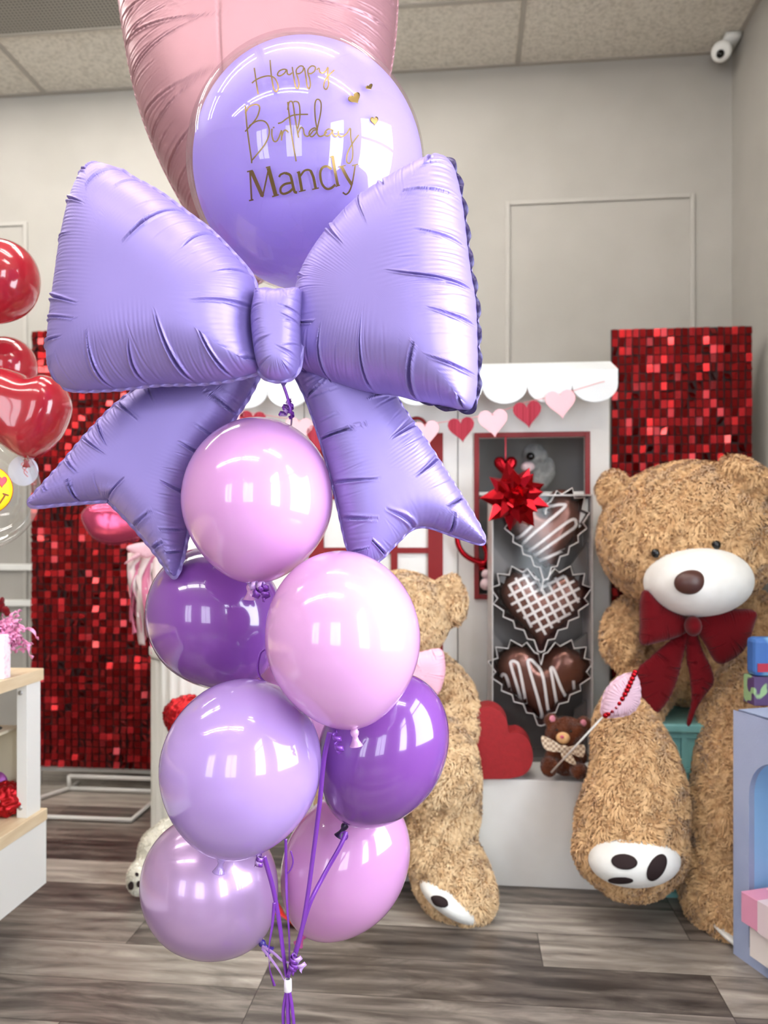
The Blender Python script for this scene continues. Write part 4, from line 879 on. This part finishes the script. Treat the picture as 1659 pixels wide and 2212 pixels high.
obj('string', join(*[tube([P(57 - k * 3 + 5 * math.sin(q * 7 + k), 996 + q * (34 - 8 * k), 2.02) for q in np.linspace(0, 1, 16)], .0014, 5) for k in range(3)]), mat('pink_string2', srgb(232, 150, 160), .6), t)
t = thing('smiley_bubble_balloon', 'clear bubble balloon with a yellow smiling face print at the left edge', 'balloon', P(-55, 1200, 1.9))
bs_ = ell(-55, 1059, 1.9, 133, 133, 133 * 1.9 / FPX, nu=72, nv=48); obj('bubble', bs_, m_bubble, t); BSm = bvh(bs_)
fc = [(-36 + 64 * math.cos(q), 1058 + 55 * math.sin(q)) for q in np.linspace(0, 2 * PI, 28, endpoint=False)]
obj('face_outline', patch(BSm, -36, 1058, fc, .001, 8, 60, .0005), mat('red_print_ink', srgb(206, 40, 50), .5), t)
obj('smiling_face', patch(BSm, -36, 1058, [(-36 + (x + 36) * .965, 1058 + (y - 1058) * .965) for x, y in fc], .0025, 8, 60, .0005), mat('yellow_ink', srgb(255, 232, 20), .5), t)
for x in (2, -62): obj('heart_eye', patch(BSm, x, 1042, heart2(x, 1042, 22, 24), .0045, 5, 30, .0005), mat('red_heart_ink', srgb(224, 70, 90), .4), t)
obj('mouth', join(inkline(BSm, [(-78, 1075), (-60, 1092), (-35, 1098), (-8, 1092), (10, 1068)], 2.6, .0045), inkline(BSm, [(4, 1066), (17, 1070)], 2.6, .0045)), mat('brown_ink', srgb(150, 60, 30), .5), t)
obj('neck', lathe(P(-55, 1192, 1.9), [(.02, .03), (.008, .005), (.007, -.01), (.014, -.025)], 20), m_bubble, t)

# ---------------------------------------------------------------- balloon bouquet
ho = [(500, 590), (450, 532), (405, 458), (360, 376), (320, 285), (292, 195), (270, 85), (257, -10), (252, -110), (268, -240), (330, -350), (420, -395), (500, -360), (540, -310), (590, -365), (680, -400), (780, -360), (840, -250), (860, -120), (858, 0), (852, 90), (838, 175), (805, 280), (750, 390), (680, 490), (610, 570), (555, 610), (525, 612)]
t = thing('heart_foil_balloon', 'large matte dusty pink heart foil balloon at the top behind the bubble balloon', 'foil balloon', P(540, 620, 2.0))
obj('body', foil(ho, (545, 60), 2.0, .17, N=1300, rings=80, seed=14, bold=.07, fine=.022, amp=.008, famp=.0022, ripple=.0007, blen=(.14, .30), flange=.004,
    groove=[(528, -420), (515, -200), (502, 0), (502, 100), (503, 160), (510, 300), (520, 500), (525, 640)]), m_rose, t)
obj('neck', lathe(P(528, 622, 2.0), [(.02, .02), (.008, 0), (.007, -.02), (.012, -.05)], 16), m_rose, t)

DBu = 1.60
t = thing('bubble_balloon', 'clear bubble balloon holding a lavender balloon, lettered Happy Birthday Mandy in gold', 'balloon', P(660, 620, DBu))
sb = ell(663, 364, DBu, 254, 257, 254 * DBu / FPX, nu=120, nv=80); obj('bubble', sb, m_bubble, t)
inner = ell(668, 369, DBu, 245, 250, 243 * DBu / FPX, nu=96, nv=64); obj('inner_balloon', inner, m_inner, t, label='lavender balloon inside the clear bubble')
BBU = bvh(sb)
def c2(p): return [(380 + x * .33755, 80 + y * .33755) for x, y in p]
def word(name, lines, label):
    ps = []
    for k, (w, l) in enumerate(lines): ps.append(inkline(BBU, c2(l), w * .33755, .0010 + .00012 * k, 8))
    obj(name, join(*ps), m_gold, t, smooth=True, label=label)
W = 9
word('script_lettering', [(W, [(503, 200), (512, 265), (520, 320), (528, 368)]), (W, [(488, 298), (510, 280), (545, 262), (590, 252), (625, 260), (645, 285), (656, 325), (645, 352), (630, 340), (620, 300), (610, 230), (604, 150)]),
    (W, [(712, 214), (690, 210), (662, 222), (651, 245), (668, 252), (695, 235), (710, 214), (714, 238), (728, 244), (745, 232)]),
    (W, [(745, 195), (755, 260), (765, 315), (778, 334), (788, 310), (782, 270), (772, 240), (772, 212), (795, 190), (815, 195), (812, 220), (790, 238), (768, 236)]),
    (W, [(822, 200), (832, 260), (840, 315), (852, 334), (860, 310), (855, 270), (846, 240), (846, 212), (868, 190), (890, 196), (888, 220), (865, 238), (843, 236)]),
    (W, [(900, 215), (915, 205), (920, 228), (938, 236), (958, 222), (972, 200), (970, 250), (976, 305), (962, 338), (946, 326), (950, 292), (972, 255), (1013, 215)])], 'the word Happy in gold script')
word('script_lettering', [(W, [(446, 442), (455, 560), (470, 680), (486, 790), (484, 806)]), (W, [(446, 490), (470, 450), (505, 434), (532, 440), (536, 468), (518, 520), (478, 570), (445, 606)]), (W, [(470, 572), (520, 540), (565, 540), (592, 570), (598, 620), (575, 680), (530, 740), (488, 790)]),
    (W, [(616, 588), (616, 630), (626, 665), (645, 668), (662, 640), (676, 600), (678, 640), (676, 664)]), (W, [(622, 582), (632, 580)]), (W, [(678, 640), (690, 605), (705, 598), (720, 612)]),
    (W, [(716, 418), (722, 470), (735, 580), (748, 670), (760, 740), (770, 796)]), (W, [(716, 470), (724, 425), (738, 415), (750, 430), (760, 500), (775, 590), (785, 645)]), (W, [(752, 420), (766, 416), (785, 425), (793, 460), (793, 520), (780, 590)]), (W, [(655, 556), (680, 548), (715, 522), (760, 502), (846, 498)]),
    (W, [(782, 615), (800, 582), (815, 592), (822, 625), (840, 638), (860, 625), (880, 600), (902, 596), (885, 585), (860, 600), (852, 625), (870, 640), (895, 618), (903, 596)]), (W, [(905, 600), (892, 530), (888, 450), (896, 410), (914, 405), (928, 430), (925, 490), (908, 570), (902, 610), (915, 636), (940, 634), (965, 610)]),
    (W, [(998, 598), (975, 592), (955, 608), (952, 630), (972, 636), (995, 615), (1000, 598), (1002, 622), (1020, 638), (1040, 625)]), (W, [(1036, 602), (1040, 628), (1060, 640), (1090, 620), (1112, 588), (1115, 640), (1127, 710), (1126, 775), (1108, 808), (1090, 796), (1095, 745), (1125, 685), (1166, 628)])], 'the word Birthday in gold script')
word('name_lettering', [(11, [(476, 856), (486, 1042)]), (9, [(457, 862), (494, 854)]), (9, [(470, 1046), (498, 1040)]), (24, [(486, 860), (556, 1018)]), (10, [(556, 1024), (596, 838)]), (25, [(594, 838), (640, 1012)]), (9, [(578, 836), (606, 830)]), (9, [(618, 1020), (660, 1008)]),
    (13, [(662, 896), (672, 880), (700, 868)]), (17, [(700, 870), (730, 882), (742, 915), (752, 960), (762, 990), (776, 992)]), (15, [(740, 932), (700, 940), (674, 962), (672, 990), (692, 1002), (726, 990), (750, 968)]),
    (18, [(786, 862), (806, 980)]), (8, [(774, 868), (794, 860)]), (8, [(788, 988), (830, 978)]), (13, [(796, 890), (820, 858), (845, 850), (866, 858)]), (17, [(862, 856), (880, 900), (894, 970)]), (8, [(872, 974), (914, 964)]),
    (15, [(994, 846), (965, 828), (935, 838), (922, 875), (932, 935), (960, 968), (990, 966), (1018, 942)]), (18, [(1000, 764), (1014, 850), (1034, 952)]), (8, [(984, 770), (1006, 762)]), (8, [(1018, 956), (1046, 946)]),
    (20, [(1056, 828), (1090, 895), (1122, 944)]), (10, [(1142, 822), (1126, 920), (1108, 980), (1085, 1004), (1064, 992)]), (8, [(1040, 832), (1082, 822)]), (8, [(1122, 824), (1160, 814)])], 'the name Mandy in gold serif letters')
for x, y, w, h_, r in ((1146, 398, 84, 70, -.55), (1238, 324, 50, 36, -.5), (1268, 540, 52, 58, -.1)):
    px_, py_ = c2([(x, y)])[0]; obj('gold_heart', patch(BBU, px_, py_, heart2(px_, py_, w * .33755, h_ * .33755, rot=r), .0012, 5, 40, .0005), m_gold, t)

# the big bow
DB = 1.33
t = thing('bow_foil_balloon', 'giant satin lavender bow shaped foil balloon below the bubble balloon', 'foil balloon', P(600, 830, DB))
LL = [(238, 366), (262, 370), (290, 388), (345, 418), (410, 466), (455, 500), (500, 545), (542, 595), (554, 640), (549, 710), (556, 760), (562, 798), (515, 816), (440, 827), (340, 830), (250, 840), (160, 842), (132, 826), (123, 780), (130, 700), (142, 610), (154, 530), (176, 440), (203, 384), (218, 368)]
obj('bow_loop', foil(LL, (345, 640), DB + .01, .105, yaw=math.radians(-10), N=1500, rings=90, seed=21, bold=.070, fine=.018, amp=.014, famp=.0013, ripple=.0004, blen=(.03, .11)), m_lav, t)
RL = [(646, 796), (642, 760), (648, 700), (652, 650), (668, 595), (700, 540), (740, 490), (790, 440), (850, 400), (905, 368), (950, 350), (975, 352), (990, 392), (1001, 450), (1009, 520), (1018, 590), (1028, 650), (1032, 740), (1032, 820), (1026, 868), (1010, 886), (960, 878), (900, 866), (850, 853), (800, 848), (740, 833), (690, 815)]
fb_, fe_ = foil(RL, (830, 640), DB + .01, .11, yaw=math.radians(-20), N=1500, rings=90, seed=33, bold=.065, fine=.018, amp=.014, famp=.0013, ripple=.0004, blen=(.04, .13), split=True, flange=.005)
lp = obj('bow_loop', fb_, m_lav, t); obj('seam_edge', fe_, mat('shaded_seam_foil', srgb(52, 40, 84), .35, metal=.3), lp, label='scalloped seam edge with its shade painted dark')  # dark colour paints the shading of the foil's reverse along the seam
obj('bow_knot', foil([(550, 642), (558, 628), (600, 630), (648, 628), (655, 645), (652, 700), (650, 760), (645, 795), (630, 815), (602, 822), (574, 816), (560, 798), (550, 760), (543, 690)], (600, 715), DB - .03, .052, N=900, rings=60, seed=5, bold=.03, fine=.009, amp=.004, famp=.001, blen=(.015, .04), ripple=.0004), m_lav, t)
LT = [(560, 800), (535, 855), (500, 908), (450, 985), (415, 1080), (403, 1150), (392, 1205), (379, 1242), (370, 1238), (340, 1195), (290, 1135), (240, 1085), (225, 1080), (140, 1086), (76, 1092), (68, 1082), (100, 1045), (140, 1000), (200, 930), (255, 875), (320, 828), (400, 790), (480, 775), (550, 780)]
obj('bow_tail', foil(LT, (300, 990), DB + .16, .058, N=1400, rings=84, seed=41, bold=.07, fine=.018, amp=.011, famp=.0012, ripple=.0003, blen=(.035, .08), flange=.007), m_lav, t)
RT = [(648, 800), (640, 812), (662, 860), (688, 935), (710, 1010), (730, 1090), (752, 1185), (775, 1218), (815, 1212), (860, 1168), (890, 1142), (925, 1138), (985, 1158), (1035, 1174), (1046, 1168), (1036, 1140), (1012, 1098), (975, 1040), (940, 985), (900, 925), (868, 880), (830, 820), (760, 790), (690, 785)]
obj('bow_tail', foil(RT, (815, 1010), DB + .09, .062, yaw=math.radians(8), N=1400, rings=84, seed=52, bold=.07, fine=.018, amp=.011, famp=.0012, ripple=.0003, blen=(.04, .09), flange=.004), m_lav, t)
obj('filling_neck', cslab([(578, 806), (600, 812), (636, 806), (622, 822), (612, 838), (606, 828), (596, 824)], DB, .002), mat('clear_lavender_tail', srgb(120, 96, 160), .3, metal=.3), t, smooth=False, label='flat filling tail')

G = 'latex balloons of the bouquet'
latex_balloon('latex_balloon', 'glossy pink latex balloon, topmost one right under the lavender bow', 557, 1079, 162, 177, 1.42, -5, m_pink, group=G)
latex_balloon('latex_balloon', 'glossy pink latex balloon in the middle, hanging in front of the others', 741, 1379, 167, 190, 1.30, 7, m_pink2, group=G)
latex_balloon('latex_balloon', 'dark purple latex balloon on the left behind the upper pink one', 466, 1334, 144, 157, 1.60, 28, m_purp, group=G)
latex_balloon('latex_balloon', 'dark purple latex balloon on the right, below the middle pink one', 826, 1618, 136, 172, 1.50, -26, m_purp, group=G, mk=mat('dark_knot', srgb(40, 20, 60), .3))
latex_balloon('latex_balloon', 'light lilac latex balloon on the left below the dark purple one', 521, 1657, 172, 190, 1.36, -12, m_lil, group=G)
latex_balloon('latex_balloon', 'pearly lilac balloon, lowest on the left of the bouquet', 455, 1914, 143, 154, 1.55, 42, m_pearl, group=G, mk=mat('violet_knot', srgb(60, 40, 130), .3))
latex_balloon('latex_balloon', 'orchid pink latex balloon, lowest on the right of the bouquet', 745, 1866, 132, 166, 1.64, -30, m_pinkb, group=G, mk=mat('magenta_knot', srgb(204, 90, 160), .3))
latex_balloon('latex_balloon', 'pink latex balloon almost hidden behind the middle of the bouquet', 640, 1505, 105, 120, 1.78, 0, m_pinkb, group=G)

# curling ribbons
rg = 'purple curling ribbons of the bouquet'
def ribbon(label, pts, w=.0080, m=None, tw=.6, n=10, grp=rg):
    p3 = [P(*q) for q in catmull(pts, n)]; m_ = len(p3)
    v = strip(p3, w, .0005, twist=np.linspace(0, tw, m_))
    return single('curling_ribbon', v, m or m_rib, label, 'ribbon', P(*pts[-1]), grp)
ribbon('purple ribbon running down from the knot of the middle pink balloon', [(712, 1582, 1.31), (700, 1640, 1.33), (690, 1740, 1.35), (676, 1850, 1.37), (663, 1945, 1.38), (646, 2035, 1.39), (622, 2108, 1.40)])
ribbon('purple ribbon slanting from the right dark purple balloon', [(748, 1796, 1.44), (735, 1828, 1.43), (700, 1890, 1.42), (668, 1955, 1.40), (640, 2050, 1.40), (621, 2112, 1.402)], tw=.4)
ribbon('straight purple ribbon left of centre before the lowest pink balloon', [(617, 1812, 1.42), (618, 1880, 1.42), (620, 1950, 1.41), (625, 2030, 1.405), (624, 2108, 1.402)], .0052, tw=1.4)
ribbon('purple ribbon from the lilac balloon passing over the pearly balloon', [(570, 1850, 1.37), (590, 1920, 1.385), (603, 1990, 1.39), (612, 2060, 1.395), (619, 2108, 1.4)], tw=.8)
ribbon('purple ribbon with pale loose end dangling left of the gather', [(592, 1950, 1.385), (588, 2000, 1.385), (581, 2050, 1.385), (583, 2095, 1.385), (593, 2130, 1.385)], .0055, tw=2.6)
ribbon('pale lilac ribbon tied to the pearly balloon, upper strand', [(566, 2044, 1.47), (590, 2058, 1.44), (610, 2075, 1.41), (628, 2080, 1.395)], .005, m_ribl, tw=1)
ribbon('pale lilac ribbon tied to the pearly balloon, lower strand', [(566, 2048, 1.47), (584, 2070, 1.44), (604, 2098, 1.41), (617, 2122, 1.4)], .005, m_ribl, tw=1.4)
ribbon('thin purple ribbon loop hanging before the lowest pink balloon', [(628, 1838, 1.42), (633, 1860, 1.42), (628, 1878, 1.42), (618, 1890, 1.42)], .0028)
ribbon('thin purple ribbon loop at the left of the middle pink balloon', [(572, 1402, 1.38), (562, 1412, 1.38), (557, 1440, 1.38), (562, 1462, 1.38), (580, 1478, 1.38), (606, 1490, 1.36)], .0045, tw=1)
def curls(label, cx, cy, D, r, n, ln, ang, w=.006, seed=0, m=None):
    rs = random.Random(seed); t = thing('ribbon_curls', label, 'ribbon curls', P(cx, cy, D), 'ribbon curls at the knots')
    for k in range(n):
        a0 = ang + rs.uniform(-.9, .9) * (k > 0); ts = np.linspace(0, 1, 40); pp = []; s = D / FPX
        o = Vector((0, 0, 0)); dx = Rv * math.cos(a0) - Uv * math.sin(a0); pr = dx.cross(Fv)
        for q in ts: pp.append(P(cx, cy, D) + dx * (q * ln * s) + (pr * math.cos(q * 15 + k) + Fv * math.sin(q * 15 + k)) * r * s * (0.3 + .7 * min(1, q * 4)))
        obj('curl', strip(pp, w, .0005, side=dx), m or (m_rib if k % 2 == 0 else m_ribl), t)
curls('tight purple ribbon curls under the middle pink balloon', 724, 1578, 1.275, 9, 1, 50, 1.35, .0075, 1)
curls('purple ribbon curls at the knot of the upper pink balloon', 570, 1262, 1.36, 9, 3, 34, 2.2, .007, 2)
curls('purple ribbon curl at the knot of the lilac balloon', 562, 1848, 1.35, 8, 2, 24, 1.7, .0065, 3)
curls('bunched purple ribbon curls where the ribbons meet', 636, 2062, 1.385, 9, 3, 38, 1.7, .007, 4)
curls('purple ribbon curls between the bow and the upper pink balloon', 626, 862, 1.40, 7, 3, 40, 1.5, .006, 5)
single('curling_ribbon', tube([P(743 + 8 * math.cos(q), 1806 + 9 * math.sin(q), 1.45) for q in np.linspace(0, 2 * PI, 24, endpoint=False)], .0013, 6, closed=True), m_rib, 'small purple ribbon ring under the right dark purple balloon', 'ribbon', None, rg)
ribbon('purple ribbon joining the bow to the balloons below', [(612, 832, 1.37), (622, 862, 1.38), (630, 900, 1.40), (625, 960, 1.57)], .005, tw=1.2)
obj_tape = single('tape', lathe(P(622, 2128, 1.402), [(.004, .011), (.0068, .010), (.0074, -.010), (.004, -.012)], 12), mat('clear_tape', srgb(236, 226, 240), .2), 'white tape band binding the purple ribbons together', 'tape', None)
zw = .07
for k, (x, w) in enumerate(((612, .006), (622, .008), (632, .006))):
    bt = P(622, 2200, 1.402); ribbon('purple ribbons fanning below the white tape band, %s strand' % ('left', 'middle', 'right')[k], [(621 + k, 2132, 1.402 + .001 * k), (x, 2185, 1.402), (x + 2, 2260, 1.402), (620 + k, 2560, 1.402)], w, tw=.8)
wp = P(621, 2560, 1.402)
single('balloon_weight', crumple(ellipsoid((wp.x, wp.y, wp.z / 2 - .005), (.05, .05, wp.z / 2 - .002), nu=50, nv=36), .008, 90, 5), mat('purple_weight_foil', srgb(130, 70, 170), .25, metal=.7), 'purple foil balloon weight on the floor below the ribbons', 'weight')
